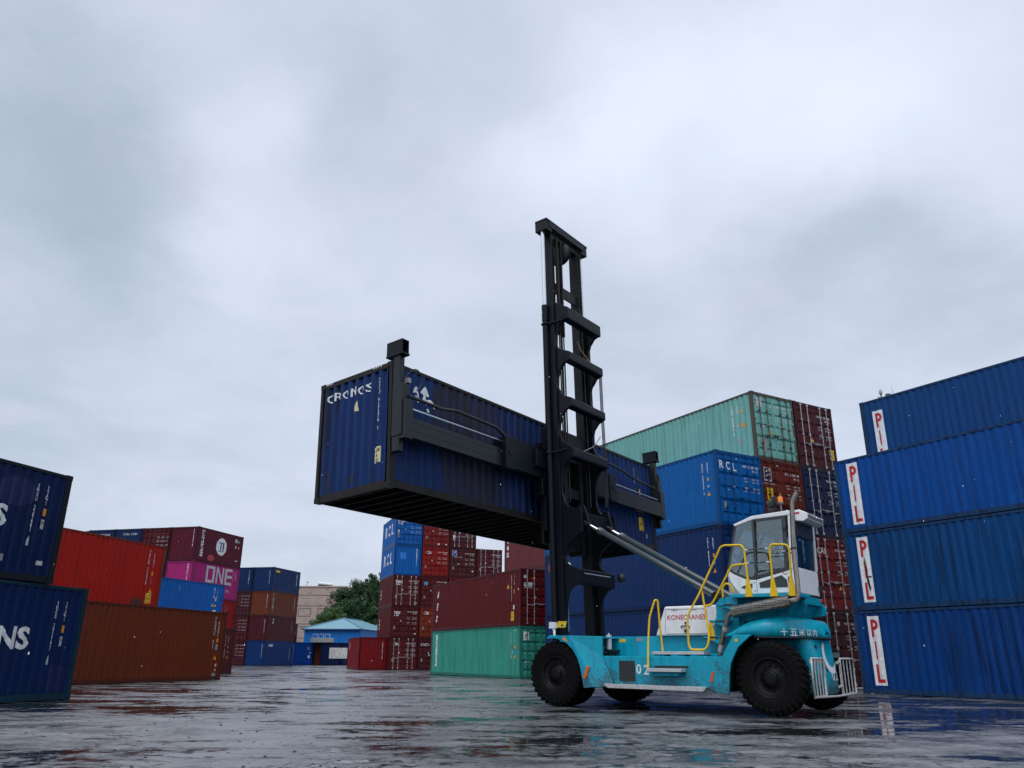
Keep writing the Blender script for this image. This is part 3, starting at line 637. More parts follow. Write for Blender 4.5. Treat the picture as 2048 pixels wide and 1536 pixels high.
for k, lab in ((2, 'navy container with a row of small white letters, nearest the maroon ribbed doors'), (3, 'navy container with a row of small white letters, farther left behind the red one')):
    container(lab, L20, H8, (0.008, 0.034, 0.12), ST['JJ'], 0, k*DJ, 3*H8, 'A', decals=[T('e', 'SINOTRANS' if k == 3 else 'CMA CGM', W*0.55, H8-0.42, 0.17, 'dirty', 1.3, 0.02)], group=GJ)
container('sliver of a maroon container at the far left of the top distant row', L20, H8, (0.13, 0.03, 0.045), ST['JJ'], 0, 4*DJ, 3*H8-0.06, 'A', group=GJ)
container('navy container showing as a sliver left of the magenta one', L20, H8, (0.008, 0.024, 0.09), ST['JJ'], 0, DJ, 2*H8, 'A', group=GJ)
kcol = [((0.008, 0.040, 0.15), 'navy container with a small yellow plate, top of the second distant stack'), ((0.20, 0.048, 0.024), 'orange-brown container with vertical white letters in the second distant stack'),
        ((0.105, 0.014, 0.024), 'maroon container second from the ground in the second distant stack'), ((0.006, 0.045, 0.20), 'strong blue container at the foot of the second distant stack')]
for k, (c, lab) in enumerate(kcol):
    dec = [[RC('s', 0.95, H8-0.42, 0.9, 0.24, 'yellow'), TV('s', 'BMOU22', -0.75, 1.6, 1.3, 0.14)], [TV('s', 'FLORENS', 0.55, 1.45, 1.9, 0.30, 'dirty', 0.02), TV('s', 'FSCU7', -0.75, 1.5, 1.3, 0.14, 'dirty')],
           [T('s', 'Z', 1.0, H8-0.55, 0.5, 'dirty', 0.4, 0.03), TV('s', 'ZIMU1', -0.85, 1.5, 1.2, 0.14, 'dirty')], [RC('s', 1.0, H8-0.5, 0.9, 0.24, 'dirty'), TV('s', 'HDMU', -0.85, 1.2, 1.3, 0.14, 'dirty')]][k]
    container(lab, L20, H8, c, ST['K4'], 0, 0, (3-k)*H8, 'A', decals=dec+[TV('e', 'BMOU2231'[:7], -0.5, 1.5, 1.45, 0.12, 'dirty')], group=GJ, rust=0.1, streak=0.3)
kc1 = [((0.008, 0.036, 0.13), 'wall', 'navy container left of the one with the yellow plate'), ((0.10, 0.022, 0.026), 'door', 'maroon door end left of the orange-brown container'),
       ((0.12, 0.016, 0.028), 'door', 'maroon door end second from the ground beside the second distant stack'), ((0.11, 0.016, 0.026), 'door', 'maroon door end at ground level left of the strong blue container')]
for k, (c, e, lab) in enumerate(kc1):
    container(lab, L20, H8, c, ST['K4'], 0, DJ, (3-k)*H8, 'A', 'wall', e, [TV('e', 'TEMU', -0.5, 1.5, 1.4, 0.12, 'dirty')] if e == 'wall' else [T('e', t_, W*q, H8-0.5-0.35*i, 0.10, 'dirty', 0.45) for i in range(4) for t_, q in (('TCLU', 0.62), ('4021', 0.84))], group=GJ)
container('maroon container with smoky doors farther left on the third level of the second stack', L20, H8, (0.085, 0.022, 0.024), ST['K4'], 0, 2*DJ, 2*H8, 'A', 'wall', 'door', group=GJ)
K5 = (-30.55, 118.0, 76.0)
container('dull maroon container peeping out behind the second distant stack', L20, H8, (0.12, 0.022, 0.032), K5, -6.06, 0, 2.79, 'A', decals=[TV('s', 'UETU30', -0.8, 1.5, 1.4, 0.12, 'dirty'), TV('s', '22G1', -0.4, 1.5, 1.0, 0.12, 'dirty')], group=GJ)
container('container under the dull maroon one behind the second distant stack', L20, HC-0.1, (0.01, 0.03, 0.12), K5, -6.06, 0, 0, 'A', group=GJ)

# ---- centre tower, door ends towards the viewer
DC = W+0.08; c1 = ST['C1']
def tower(label, colr, c, k, kind='door', dec=(), rod=None, **kw):
    return container(label, L20, H8, colr, c1, c*DC, 0, k*H8, 'C', kind, 'wall', list(dec), group=GC, rodcol=rod, rust=kw.get('rust', 0.15), streak=kw.get('streak', 0.3))
TEXS = [TV('s', 'tex', 0.8, 1.2, 0.9, 0.3, 'white', 0.03)]
tower('maroon container with silver rods at the foot of the centre tower', (0.120, 0.013, 0.015), 0, 0, dec=door_codes('TCKU103377', '22G1', H8, 'T', 0.26, 0.2)+[RC('d', W*0.27, H8-0.56, 0.3, 0.1, 'dirty')], rod=galv)
tower('maroon container marked tex, second from the ground in the centre tower', (0.120, 0.013, 0.015), 0, 1, dec=door_codes('TGHU249020', '22G1', H8, 'tex', 0.28, 0.62)+[RC('d', W*0.2, H8-0.80, 0.4, 0.10, 'dirty'), TRI('d', W*0.86, 0.72, 0.16, 'yellow', down=True), RC('d', W*0.88, 0.3, 0.2, 0.07, 'white')]+TEXS)
tower('maroon container marked tex with pale lock rods, third from the ground in the centre tower', (0.120, 0.013, 0.015), 0, 2, dec=door_codes('TEXU209130', '22G1', H8, 'tex', 0.28, 0.62)+[RC('d', W*0.2, H8-0.80, 0.4, 0.10, 'dirty'), RC('d', W*0.84, 0.92, 0.16, 0.08, 'orange'), RC('d', W*0.86, 0.26, 0.2, 0.07, 'white')]+TEXS, rod=galv)
rcl_side = [T('s', 'R', 1.75, 1.55, 1.0, 'white', 0.85, 0.02), T('s', 'C', 3.15, 1.55, 1.0, 'white', 0.8, 0.02), T('s', 'L', 4.55, 1.55, 1.0, 'white', 0.75, 0.02)]
tower('blue container with a paler square on its plain end, fourth level of the centre tower', (0.005, 0.15, 0.55), 0, 3, 'wall', [RC('d', W*0.33, 1.65, 0.58, 0.58, 'rblue'), TV('d', 'REGU311', -0.42, 1.55, 1.45, 0.1)]+rcl_side)
tower('blue container with RCL above its doors, top of the centre tower', (0.005, 0.145, 0.54), 0, 4, dec=[T('d', 'RCL', W*0.26, H8-0.42, 0.30, 'white', 0.85, 0.03), T('d', 'CAI', W*0.18, H8-0.72, 0.2, 'white', 0.4, 0.03), DI('d', W*0.13, 1.22, 0.09, 'white'), RC('d', W*0.13, 0.92, 0.18, 0.3, 'grey')]+door_codes('RCLU283300', '22G1', H8)+rcl_side)
tower('maroon container with white OCS letters, ground level of the centre tower', (0.10, 0.013, 0.018), 1, 0, dec=door_codes('OCSU201', '22G1', H8, 'OCS', 0.2, 0.72, 'white')+[TRI('d', W*0.40, 1.15, 0.16, 'white', down=True)])
tower('orange-red container marked CAI at the second level of the centre tower', (0.24, 0.035, 0.014), 1, 1, dec=door_codes('CAIU299', '22G1', H8, 'CAI', 0.26, 0.45))
tower('maroon container with a pale blue disc on its door', (0.120, 0.013, 0.015), 1, 2, dec=door_codes('TRHU155', '22G1', H8)+[DI('d', W*0.18, H8-0.66, 0.17, 'lblue')])
tower('bright red container marked CAI, fourth level of the centre tower', (0.33, 0.016, 0.014), 1, 3, dec=door_codes('CAIU330201', '22G1', H8, 'CAI', 0.26, 0.45))
tower('red container without letters on the top level of the centre tower', (0.25, 0.020, 0.020), 1, 4, dec=door_codes('DFSU118820', '22G1', H8)+[RC('d', W*0.60, 0.22, 0.16, 0.12, 'white'), RC('d', W*0.88, 0.2, 0.16, 0.12, 'white')])
tower('red container showing as a sliver above the dark red UES container', (0.22, 0.014, 0.018), 2, 2, dec=door_codes('CLHU4410', '22G1', H8))
tower('brown-maroon container with a blue and white square emblem on its door', (0.105, 0.022, 0.022), 2, 3, dec=door_codes('FCIU304417', '22G1', H8, dot=False)+[RC('d', W*0.18, H8-0.50, 0.42, 0.5, 'dirty'), RC('d', W*0.18, H8-0.50, 0.36, 0.42, 'blue', 0.007), ('d', poly2d([(-0.14, -0.12), (0.0, -0.02), (0.15, 0.14), (-0.02, 0.10)]), W*0.18, H8-0.48, 'white', 0.010), RC('d', W*0.3, H8-0.83, 0.8, 0.04, 'dirty'), TRI('d', W*0.34, 1.1, 0.2, 'white', down=True), RC('d', W*0.87, 0.55, 0.2, 0.12, 'white')])
tower('maroon container with bright white lock rods, top level right in the centre tower', (0.10, 0.016, 0.020), 2, 4, dec=door_codes('TCLU700132', '22G1', H8)+[RC('d', W*0.15, 0.92, 0.22, 0.36, 'white')], rod=galv)
tower('maroon container with white lock rods at the right side of the centre tower, nothing above', (0.115, 0.016, 0.026), 3, 3, dec=door_codes('TTNU420990', '22G1', H8), rod=galv)
rg = ST['RG']
container('short red container standing alone left of the centre tower, small white mark on its side', L20, H8, (0.25, 0.010, 0.014), rg, 0, 0, 0, 'C', 'wall', 'wall', [TV('d', 'GESU228', -0.44, 1.5, 1.35, 0.09, 'dirty'), TV('s', 'GO', 0.9, 1.9, 0.6, 0.3)], group=GC, rust=0.1)

# ---- low row at the far end of the yard
far = (-26.25, 100.0, -1.0)
container('royal blue container with a pale left edge in the low row by the shed', L20, H8, (0.004, 0.075, 0.42), far, 0, 0, 0, 'C', 'wall', 'wall', [T('d', 'BL', W*0.80, 1.9, 0.3, 'dirty', 0.3), RC('d', W*0.88, 1.4, 0.2, 0.12, 'dirty'), RC('d', W*0.82, 0.95, 0.24, 0.3, 'white'), RC('d', 0.05, 1.25, 0.10, 2.3, 'white', 0.012)], group='low row of containers by the shed')
container('narrow brown container end in the low row by the shed', L20, H8, (0.16, 0.035, 0.02), far, W+0.12, 0.3, 0, 'C', 'wall', 'wall', [], group='low row of containers by the shed')
container('navy container behind the white board in the low row by the shed', L20, H8, (0.004, 0.018, 0.09), far, W+1.05, -0.4, 0, 'C', 'wall', 'wall', [], group='low row of containers by the shed')
container('navy container at the right end of the low row by the shed', L20, H8, (0.004, 0.018, 0.085), far, 2*W+1.15, -0.4, 0, 'C', 'wall', 'wall', [], group='low row of containers by the shed')
# white notice board leaning on the navy containers
nb = empty('notice_board', (-20.62, 99.52, 0.0), R(-1)); tag(nb, 'white notice board with faded grey blotches in front of the navy containers', 'notice board')
MB().box(-1.08, 1.08, -0.03, 0.0, 0.78, 2.0).build('panel', plain('board_white', (0.62, 0.62, 0.60), 0.6, 0, 0.3, 2.5), nb)
for x in (-0.9, 0.9): MB().box(x-0.03, x+0.03, 0.002, 0.05, 0, 1.9).build('leg', plain('post_grey', (0.2, 0.2, 0.21), 0.5), nb)
mb = MB()
for i in range(12): x, z, s_ = random.uniform(-0.95, 0.9), random.uniform(0.9, 1.85), random.uniform(0.04, 0.10); mb.add([(x, -0.034, z), (x+s_*1.4, -0.034, z-s_*0.4), (x+s_, -0.034, z+s_), (x+s_*0.3, -0.034, z+s_*1.2)], [(0, 1, 2, 3)])
mb.build('marking', plain('faded_ink', (0.16, 0.16, 0.16), 0.6), nb)
ac = empty('condenser_box', (-22.75, 99.4, H8), R(-1)); tag(ac, 'grey condenser box with three white frames on the navy container roof', 'air conditioner')
MB().box(-1.3, 1.3, 0.0, 0.9, 0, 0.52).build('casing', plain('ac_grey', (0.34, 0.36, 0.34), 0.5), ac, 0.02)
for i in range(3): MB().tube([(-1.1+0.75*i, 0.1, 0.54), (-1.1+0.75*i, 0.1, 0.95), (-0.55+0.75*i, 0.1, 0.95), (-0.55+0.75*i, 0.1, 0.54)], 0.035, 6).build('frame', ink('dirty'), ac)

# ------------------------------------------------------------------ shed, building, trees
shed = empty('metal_shed', (-24.4, 113.0, 0), R(-9)); tag(shed, 'bright blue metal shed with a light blue hipped roof', 'shed')
sh_b = paint('shed_blue', (0.012, 0.16, 0.50), 0.05, 0.3); 
mb = MB(); x0, x1, y0, y1 = -4.1, 4.0, 0, 16.0
n = 60
def ribbed(mb, p, q, z0, z1, n):
    p, q = Vector(p), Vector(q); d = (q-p); nrm = Vector((d.y, -d.x, 0)).normalized(); vs = []
    for i in range(n*2+1):
        b = p+d*(i/(n*2)); off = nrm*(0.03 if i % 2 else 0.0); vs += [(b.x+off.x, b.y+off.y, z0), (b.x+off.x, b.y+off.y, z1)]
    mb.add(vs, [(2*i, 2*i+2, 2*i+3, 2*i+1) for i in range(n*2)])
for p, q in (((x0, y0, 0), (x1, y0, 0)), ((x1, y0, 0), (x1, y1, 0)), ((x1, y1, 0), (x0, y1, 0)), ((x0, y1, 0), (x0, y0, 0))): ribbed(mb, p, q, 0, 4.55, 36)
mb.build('wall', sh_b, shed)
rz0, rz1 = 4.56, 6.15; o = 0.35
mb = MB(); A = [(x0-o, y0-o, rz0), (x1+o, y0-o, rz0), (x1+o, y1+o, rz0), (x0-o, y1+o, rz0), (0, y0+4.0, rz1), (0, y1-4.0, rz1)]
mb.add(A, [(0, 1, 4), (1, 2, 5, 4), (2, 3, 5), (3, 0, 4, 5), (3, 2, 1, 0)]); rf = mb.build('roof', paint('shed_roof', (0.17, 0.32, 0.38), 0.05, 0.35), shed)
for a, b in ((0, 4), (1, 4), (4, 5)): MB().tube([Vector(A[a])+Vector((0, 0, 0.05)), Vector(A[b])+Vector((0, 0, 0.05))], 0.07, 6).build('ridge_cap', plain('ridge', (0.09, 0.22, 0.30), 0.4), rf)
MB().box(x0-o, x1+o, y0-o-0.04, y0-o-0.004, rz0-0.14, rz0+0.03).build('gutter', plain('gutter_navy', (0.01, 0.04, 0.14), 0.4), shed)
MB().box(x1+0.06, x1+2.2, y0+1.5, y0+6.5, 3.05, 3.2).build('awning', plain('awning_dark', (0.008, 0.03, 0.12), 0.4), shed)

def brick_mat():
    t = NT('pale_panel_wall'); v = t.coords(); bk = t.n('ShaderNodeTexBrick'); t.l(t.mapping(v, (1, 1, 1)), bk.inputs['Vector'])
    f = t.noise(v, 0.8, 6, 0.7); g = t.noise(t.mapping(v, (0.5, 0.5, 2.0)), 1.3, 8, 0.75)
    c = t.mix(f, (0.44, 0.335, 0.29, 1), (0.33, 0.25, 0.215, 1)); c = t.mix(t.ramp(g, 0.56, 0.62, 0, 0.85), c, (0.14, 0.11, 0.095, 1))
    t.principled(c, 0.8); return t.m
bld = empty('concrete_building', (-36.0, 150.0, 0), R(-4)); tag(bld, 'pale pinkish concrete building with blocked-up openings behind the blue shed', 'building')
bm_ = brick_mat(); MB().box(-8.0, 5.4, 0, 14, 0, 13.1).build('wall', bm_, bld)
pm_ = MB()
for zz in (3.4, 6.6, 9.8, 11.7): pm_.box(-8.0, 5.4, -0.03, -0.004, zz-0.05, zz+0.05)
pm_.build('panel_joint', plain('joint_dark', (0.14, 0.115, 0.10), 0.9), bld)
for x, z, w, h in ((-1.9, 4.1, 2.2, 2.0), (1.9, 4.0, 2.6, 2.0), (-1.9, 8.0, 2.2, 1.3), (1.9, 8.0, 2.6, 1.3), (-1.9, 0.9, 2.2, 1.8), (2.0, 0.9, 2.6, 1.8)):
    w_ = MB(); w_.box(x-w/2, x+w/2, -0.012, -0.002, z, z+h).build('window', plain('infill', (0.40, 0.32, 0.28), 0.85, 0, 0.35, 2.0), bld)
    f_ = MB(); f_.box(x-w/2-0.09, x-w/2, -0.034, -0.001, z-0.09, z+h+0.09).box(x+w/2, x+w/2+0.09, -0.034, -0.001, z-0.09, z+h+0.09).box(x-w/2, x+w/2, -0.034, -0.001, z-0.09, z).box(x-w/2, x+w/2, -0.034, -0.001, z+h, z+h+0.09); f_.build('window_frame', plain('joint_dark', (0.14, 0.115, 0.10)), bld)
MB().box(-8.1, 5.5, -0.12, 14.1, 13.12, 13.35).build('parapet', bm_, bld)
ht = empty('solar_heater', (-34.7, 150.6, 13.36), R(-6)); tag(ht, 'white solar water heater tank on a dark slanted rack on the roof', 'solar heater')
MB().cyl((-1.1, 0, 0.55), (1.5, 0, 0.30), 0.24, 14).build('tank', ink('white'), ht)
MB().prism([(-1.6, 0), (1.5, 0), (1.4, 0.15), (-1.0, 0.5)], 0.28, 0.34).build('collector', plain('collector_dark', (0.012, 0.013, 0.015), 0.25), ht)
for x in (-1.3, 0.1, 1.3): MB().cyl((x, 0.05, 0), (x, 0.05, 0.55 if x < 0 else 0.35), 0.03, 6).build('leg', plain('post_grey', (0.2, 0.2, 0.21)), ht)
vp = empty('vent_pipe', (-38.0, 150.4, 13.36)); tag(vp, 'thin dark hooked vent pipe on the concrete building roof', 'vent pipe')
MB().tube(fillet([(0, 0, 0), (0, 0, 0.75), (0.28, 0, 0.75), (0.28, 0, 0.5)], 0.15), 0.05, 6).build('pipe', plain('pipe_dark', (0.03, 0.03, 0.03), 0.6), vp)
lm = empty('light_mast', (22.38, 45.0, 0)); tag(lm, 'slim mast with a camera dome, floodlight and whip antenna behind the top blue container', 'light mast')
gm = plain('mast_grey', (0.22, 0.23, 0.24), 0.5)
MB().tube([(0, 0, 0), (0, 0, 16.25)], [0.16, 0.05], 10).build('pole', gm, lm)
MB().tube([(0, 0, 16.02), (0.78, 0, 16.06)], 0.022, 6).build('crossarm', gm, lm)
MB().lathe([(0.0, 0.36), (0.07, 0.33), (0.10, 0.22), (0.10, 0.08), (0.06, 0.0), (0, 0)], 14, (0, 0, 16.25), 'z').build('camera_dome', plain('dome_grey', (0.45, 0.46, 0.47), 0.35), lm)
MB().box(0.30, 0.56, -0.09, 0.09, 16.10, 16.30).build('floodlight', plain('lamp_grey', (0.10, 0.105, 0.11), 0.4), lm)
MB().tube([(0.76, 0, 16.05), (0.70, 0, 16.85)], [0.012, 0.006], 5).build('antenna', plain('pipe_dark', (0.03, 0.03, 0.03)), lm)
MB().tube([(0, 0, 15.95), (-0.2, 0.0, 16.12)], 0.03, 6).build('spot_lamp', gm, lm)

def leaf_mat(name, c1_, c2_):
    t = NT(name); v = t.coords(); f = t.noise(v, 0.45, 4, 0.6); g = t.noise(v, 5.0, 3)
    c = t.mix(t.ramp(f, 0.35, 0.65), (*c1_, 1), (*c2_, 1)); c = t.mix(t.ramp(g, 0.4, 0.7, 0, 0.5), c, (*dark(c1_, 0.6), 1))
    t.principled(c, 0.55, 0, None, 0.3); return t.m
def tree(label, loc, h, blobs, mat, nleaf, seed, group, size=0.30):
    rnd = random.Random(seed); root = empty('broadleaf_tree', loc); tag(root, label, 'tree', group)
    bark = plain('bark', (0.055, 0.042, 0.032), 0.9, 0, 0.5, 8, bump=0.5)
    tk = MB(); tk.tube([(0, 0, 0), (0.1, 0.1, h*0.25), (0.05, 0, h*0.5), (0.2, 0.1, h*0.75)], [0.36, 0.28, 0.2, 0.08], 9); tk.build('trunk', bark, root)
    lb = MB()
    for bx, by, bz, br in blobs: lb.tube([(0.05, 0, min(h*0.45, bz*0.6)), (bx*0.5, by*0.5, bz*0.75), (bx, by, bz)], [0.13, 0.08, 0.03], 6)
    lb.build('limbs', bark, root)
    cr_ = MB(); tot = sum(b[3]**2 for b in blobs)
    for bx, by, bz, br in blobs:
        subs = []
        for _ in range(int(14+br*10)):
            d = Vector((rnd.gauss(0, 1), rnd.gauss(0, 1), rnd.gauss(0, 0.85))).normalized(); rr = br*rnd.uniform(0.25, 1.0)
            subs.append((Vector((bx, by, bz))+d*rr, rnd.uniform(0.45, 0.85)*max(0.6, br*0.45)))
        per = int(nleaf*br*br/tot/len(subs))+1
        for c, cr2 in subs:
            for _ in range(per):
                d = Vector((rnd.gauss(0, 1), rnd.gauss(0, 1), rnd.gauss(0, 1))).normalized(); p = c+d*cr2*rnd.uniform(0.3, 1.0)**0.6
                u = Vector((rnd.gauss(0, 1), rnd.gauss(0, 1), rnd.gauss(0, 0.7))).normalized(); w = u.cross(d+Vector((0, 0, 0.6))).normalized(); s_ = size*rnd.uniform(0.55, 1.25)
                cr_.add([p-u*s_*0.5, p+w*s_*0.28, p+u*s_*0.5, p-w*s_*0.28], [(0, 1, 2, 3)])
    cr_.build('crown', mat, root); return root
GT = 'trees behind the blue shed'
lm1 = leaf_mat('leaf_dark', (0.018, 0.050, 0.016), (0.040, 0.092, 0.026)); lm2 = leaf_mat('leaf_mid', (0.045, 0.100, 0.026), (0.070, 0.135, 0.034)); lm3 = leaf_mat('leaf_deep', (0.014, 0.040, 0.014), (0.028, 0.066, 0.020))
tree('large dark green tree with a ragged rounded crown right behind the shed', (-24.8, 132.0, 0), 14.0, [(0.3, 0, 11.0, 2.6), (-2.6, 0.5, 9.6, 2.3), (-4.0, 0, 7.6, 1.7), (2.8, 0.5, 10.2, 2.6), (0, -1.5, 8.0, 2.6), (3.4, -0.5, 7.4, 2.4), (-1.5, 1, 6.0, 2.4), (1.6, 0.5, 12.4, 1.5), (-0.5, -0.8, 9.8, 2.6), (-2.4, -0.5, 7.0, 2.2), (2.2, -1, 5.6, 2.4), (-3.2, 0, 5.0, 2.0)], lm1, 80000, 3, GT, 0.27)
tree('taller dark tree whose crown touches the centre tower', (-20.4, 135.0, 0), 15.0, [(0, 0, 12.0, 2.5), (-1.7, 0.6, 11.0, 2.0), (1.9, 0, 10.5, 2.4), (0, -1, 8.5, 2.6), (-0.4, 0, 13.6, 1.3), (-1.2, -1, 7.0, 2.4), (0.8, -1, 5.6, 2.5), (1.8, -0.4, 8.0, 2.3), (0.6, -0.8, 10.6, 2.2)], lm3, 56000, 5, GT, 0.27)
tree('lighter green smaller tree at the left front of the dark trees', (-27.6, 126.0, 0), 8.6, [(0, 0, 6.6, 1.7), (-1.6, 0, 5.4, 1.5), (1.5, -0.3, 5.8, 1.6), (0.2, -0.6, 4.4, 1.7), (0.9, 0, 7.4, 1.0)], lm2, 30000, 9, GT, 0.22)

# ------------------------------------------------------------------ ground
g = MB(); g.add([(-700, -500, 0), (700, -500, 0), (700, 900, 0), (-700, 900, 0)], [(0, 1, 2, 3)])
tag(g.build('ground', wet_ground()), kind='structure')

# small chips and grit lying on the wet ground
rnd = random.Random(11); gb = MB()
for i in range(900):
    y = 4.5+rnd.random()**1.8*38; x = rnd.uniform(-0.62, 0.45)*y; s_ = rnd.uniform(0.008, 0.028)*(1+y*0.02)
    if y > 12 and x > y*0.02-0.5: continue
    a_ = rnd.uniform(0, 6.28); ca_, sa_ = math.cos(a_)*s_, math.sin(a_)*s_; h_ = s_*rnd.uniform(0.3, 0.8)
    gb.add([(x+ca_, y+sa_, 0.0), (x-sa_, y+ca_, 0.0), (x-ca_, y-sa_, 0.0), (x+sa_, y-ca_, 0.0), (x+ca_*0.3, y, h_), (x-ca_*0.3, y+sa_*0.2, h_*0.8)], [(0, 1, 5, 4), (1, 2, 5), (2, 3, 4, 5), (3, 0, 4)])
tag(gb.build('gravel', plain('grit_dark', (0.03, 0.028, 0.026), 0.7, 0, 0.6, 30)), 'scattered dark chips of gravel on the wet yard ground', 'gravel', kind='stuff')
# rain drops falling through the air in front of the stacks
rb = MB()
for i in range(100):
    y = rnd.uniform(3.6, 12.0); x = rnd.uniform(-0.66, 0.66)*y; z = 1.03+rnd.uniform(-0.02, 0.52)*y; r_ = rnd.uniform(0.0016, 0.0040)
    rb.lathe([(0, -r_*1.5), (r_, -r_*0.4), (r_*0.8, r_*0.7), (0, r_*2.2)], 6, (x, y, z), 'z')
tag(rb.build('rain', plain('rain_drop', (0.85, 0.87, 0.9), 0.2, 0, 0.05)), 'fine pale rain drops falling across the whole yard', 'rain', kind='stuff')
# ------------------------------------------------------------------ the lift truck
def rig(name, X, Y, Z): return Vector((X, Y, Z))
TRK = empty('container_lift_truck', (2.15369, 20.36621, 0), R(142.4))
tag(TRK, 'turquoise lift truck with black mast, white cab and number 02, holding a container up', 'lift truck')
TM = Matrix.Translation((2.15369, 20.36621, 0)) @ Matrix.Rotation(R(142.4), 4, 'Z')
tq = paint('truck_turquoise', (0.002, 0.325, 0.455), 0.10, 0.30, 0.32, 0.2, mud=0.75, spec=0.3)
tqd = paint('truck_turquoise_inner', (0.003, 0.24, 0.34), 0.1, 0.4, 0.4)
blk = paint('mast_black', (0.0026, 0.0050, 0.0085), 0.03, 0.2, 0.42, 0.3, chalk=(0.06, 0.08, 0.11), spec=0.18)
blk2 = plain('mast_inner_black', (0.004, 0.0055, 0.008), 0.5, 0, 0.4, spec=0.25)
whp = paint('truck_white', (0.78, 0.79, 0.80), 0.05, 0.14, 0.34, 0.15, spec=0.3)
yel = paint('rail_yellow', (0.78, 0.50, 0.02), 0.12, 0.2, 0.34, 0.15, rustcol=(0.20, 0.09, 0.02))
alu = plain('tread_aluminium', (0.56, 0.57, 0.57), 0.42, 0.35, 0.35, 18, bump=0.3)
rub = plain('tyre_rubber', (0.0035, 0.0035, 0.004), 0.7, 0, 0.45, 9, spec=0.10, bump=0.25)
rimm = plain('rim_black', (0.006, 0.006, 0.007), 0.5, 0.0, 0.5, 10, spec=0.16)
chrome = plain('chrome_rod', (0.72, 0.74, 0.77), 0.22, 0.95, 0.15, 8)
steel = plain('exhaust_steel', (0.30, 0.27, 0.235), 0.30, 0.9, 0.4, 7)
dk = plain('dark_plastic', (0.012, 0.013, 0.015), 0.5)
rubber_h = plain('hose_rubber', (0.008, 0.008, 0.009), 0.5)
gls = glass_mat('cab_glass', (0.80, 0.92, 0.90), 0.085)

# wheels
def tyre_mb(w, r):
    mb = MB(); h = w/2
    prof = [(r*0.50, -h*0.80), (r*0.56, -h*0.97), (r*0.72, -h*1.02), (r*0.86, -h*0.98), (r*0.945, -h*0.86), (r*0.955, -h*0.4), (r*0.955, h*0.4), (r*0.945, h*0.86), (r*0.86, h*0.98), (r*0.72, h*1.02), (r*0.56, h*0.97), (r*0.50, h*0.80)]
    mb.lathe(prof, 56)
    n = 32
    for k in range(n):
        for sd in (-1, 1):
            an = 2*PI*(k+(0.5 if sd > 0 else 0))/n; da = 2*PI/n*0.30; sk = 2*PI/n*0.55
            def pt(a, rr, y): return (rr*math.cos(a), y, rr*math.sin(a))
            r0, r1 = r*0.93, r*1.0
            vs = []
            for rr in (r0, r1):
                vs += [pt(an-da, rr, sd*h*0.93), pt(an+da, rr, sd*h*0.93), pt(an+da+sk, rr, sd*h*0.02), pt(an-da+sk, rr, sd*h*0.02)]
            vs[4] = pt(an-da, r1*0.985, sd*h*0.93); vs[5] = pt(an+da, r1*0.985, sd*h*0.93)
            mb.add(vs, [(0, 1, 2, 3), (7, 6, 5, 4), (0, 4, 5, 1), (1, 5, 6, 2), (2, 6, 7, 3), (3, 7, 4, 0)])
            vs = [pt(an-da, r*0.80, sd*h*0.985), pt(an+da, r*0.80, sd*h*0.985), pt(an-da, r*0.95, sd*h*0.80), pt(an+da, r*0.95, sd*h*0.80), pt(an-da, r*0.84, sd*h*1.07), pt(an+da, r*0.84, sd*h*1.07), pt(an-da, r*0.975, sd*h*0.95), pt(an+da, r*0.975, sd*h*0.95)]
            mb.add(vs, [(0, 1, 5, 4), (4, 5, 7, 6), (6, 7, 3, 2), (0, 4, 6, 2), (1, 3, 7, 5)])
    return mb
def rim_mb(w, r):
    mb = MB(); h = w/2
    mb.lathe([(r*0.52, h*0.80), (r*0.545, h*0.93), (r*0.52, h*0.95), (r*0.49, h*0.80), (r*0.47, h*0.42), (r*0.40, h*0.34), (r*0.27, h*0.30), (r*0.25, h*0.52), (r*0.0, h*0.52)], 48)
    mb.lathe([(r*0.52, -h*0.8), (r*0.49, -h*0.7), (0, -h*0.6)], 32)
    return mb
def hub_mb(w, r):
    mb = MB(); h = w/2
    mb.lathe([(r*0.20, h*0.50), (r*0.20, h*0.80), (r*0.15, h*0.90), (0, h*0.90)], 28)
    for i in range(12): a = 2*PI*i/12; mb.cyl((r*0.335*math.cos(a), h*0.28, r*0.335*math.sin(a)), (r*0.335*math.cos(a), h*0.46, r*0.335*math.sin(a)), 0.022, 6)
    for i in range(8): a = 2*PI*i/8; mb.cyl((r*0.15*math.cos(a), h*0.85, r*0.15*math.sin(a)), (r*0.15*math.cos(a), h*0.97, r*0.15*math.sin(a)), 0.014, 6)
    return mb
TR_, TW_ = 0.695, 0.36
me_t = tyre_mb(TW_, TR_).mesh('tyre', rub); me_r = rim_mb(TW_, TR_).mesh('rim', rimm); me_h = hub_mb(TW_, TR_).mesh('wheel', rimm)
for X, Y, ang in ((0, 1.68, 0.3), (0, 1.27, 1.0), (0, -1.68, 0.7), (0, -1.27, 0.2), (-4.85, 1.42, 0.1), (-4.85, -1.42, 0.5)):
    wh = raw_obj('wheel', me_h, TRK); wh.location = (X, Y, TR_); wh.rotation_euler = (0, ang, PI if Y < 0 else 0)
    raw_obj('tyre', me_t, wh); raw_obj('rim', me_r, wh)

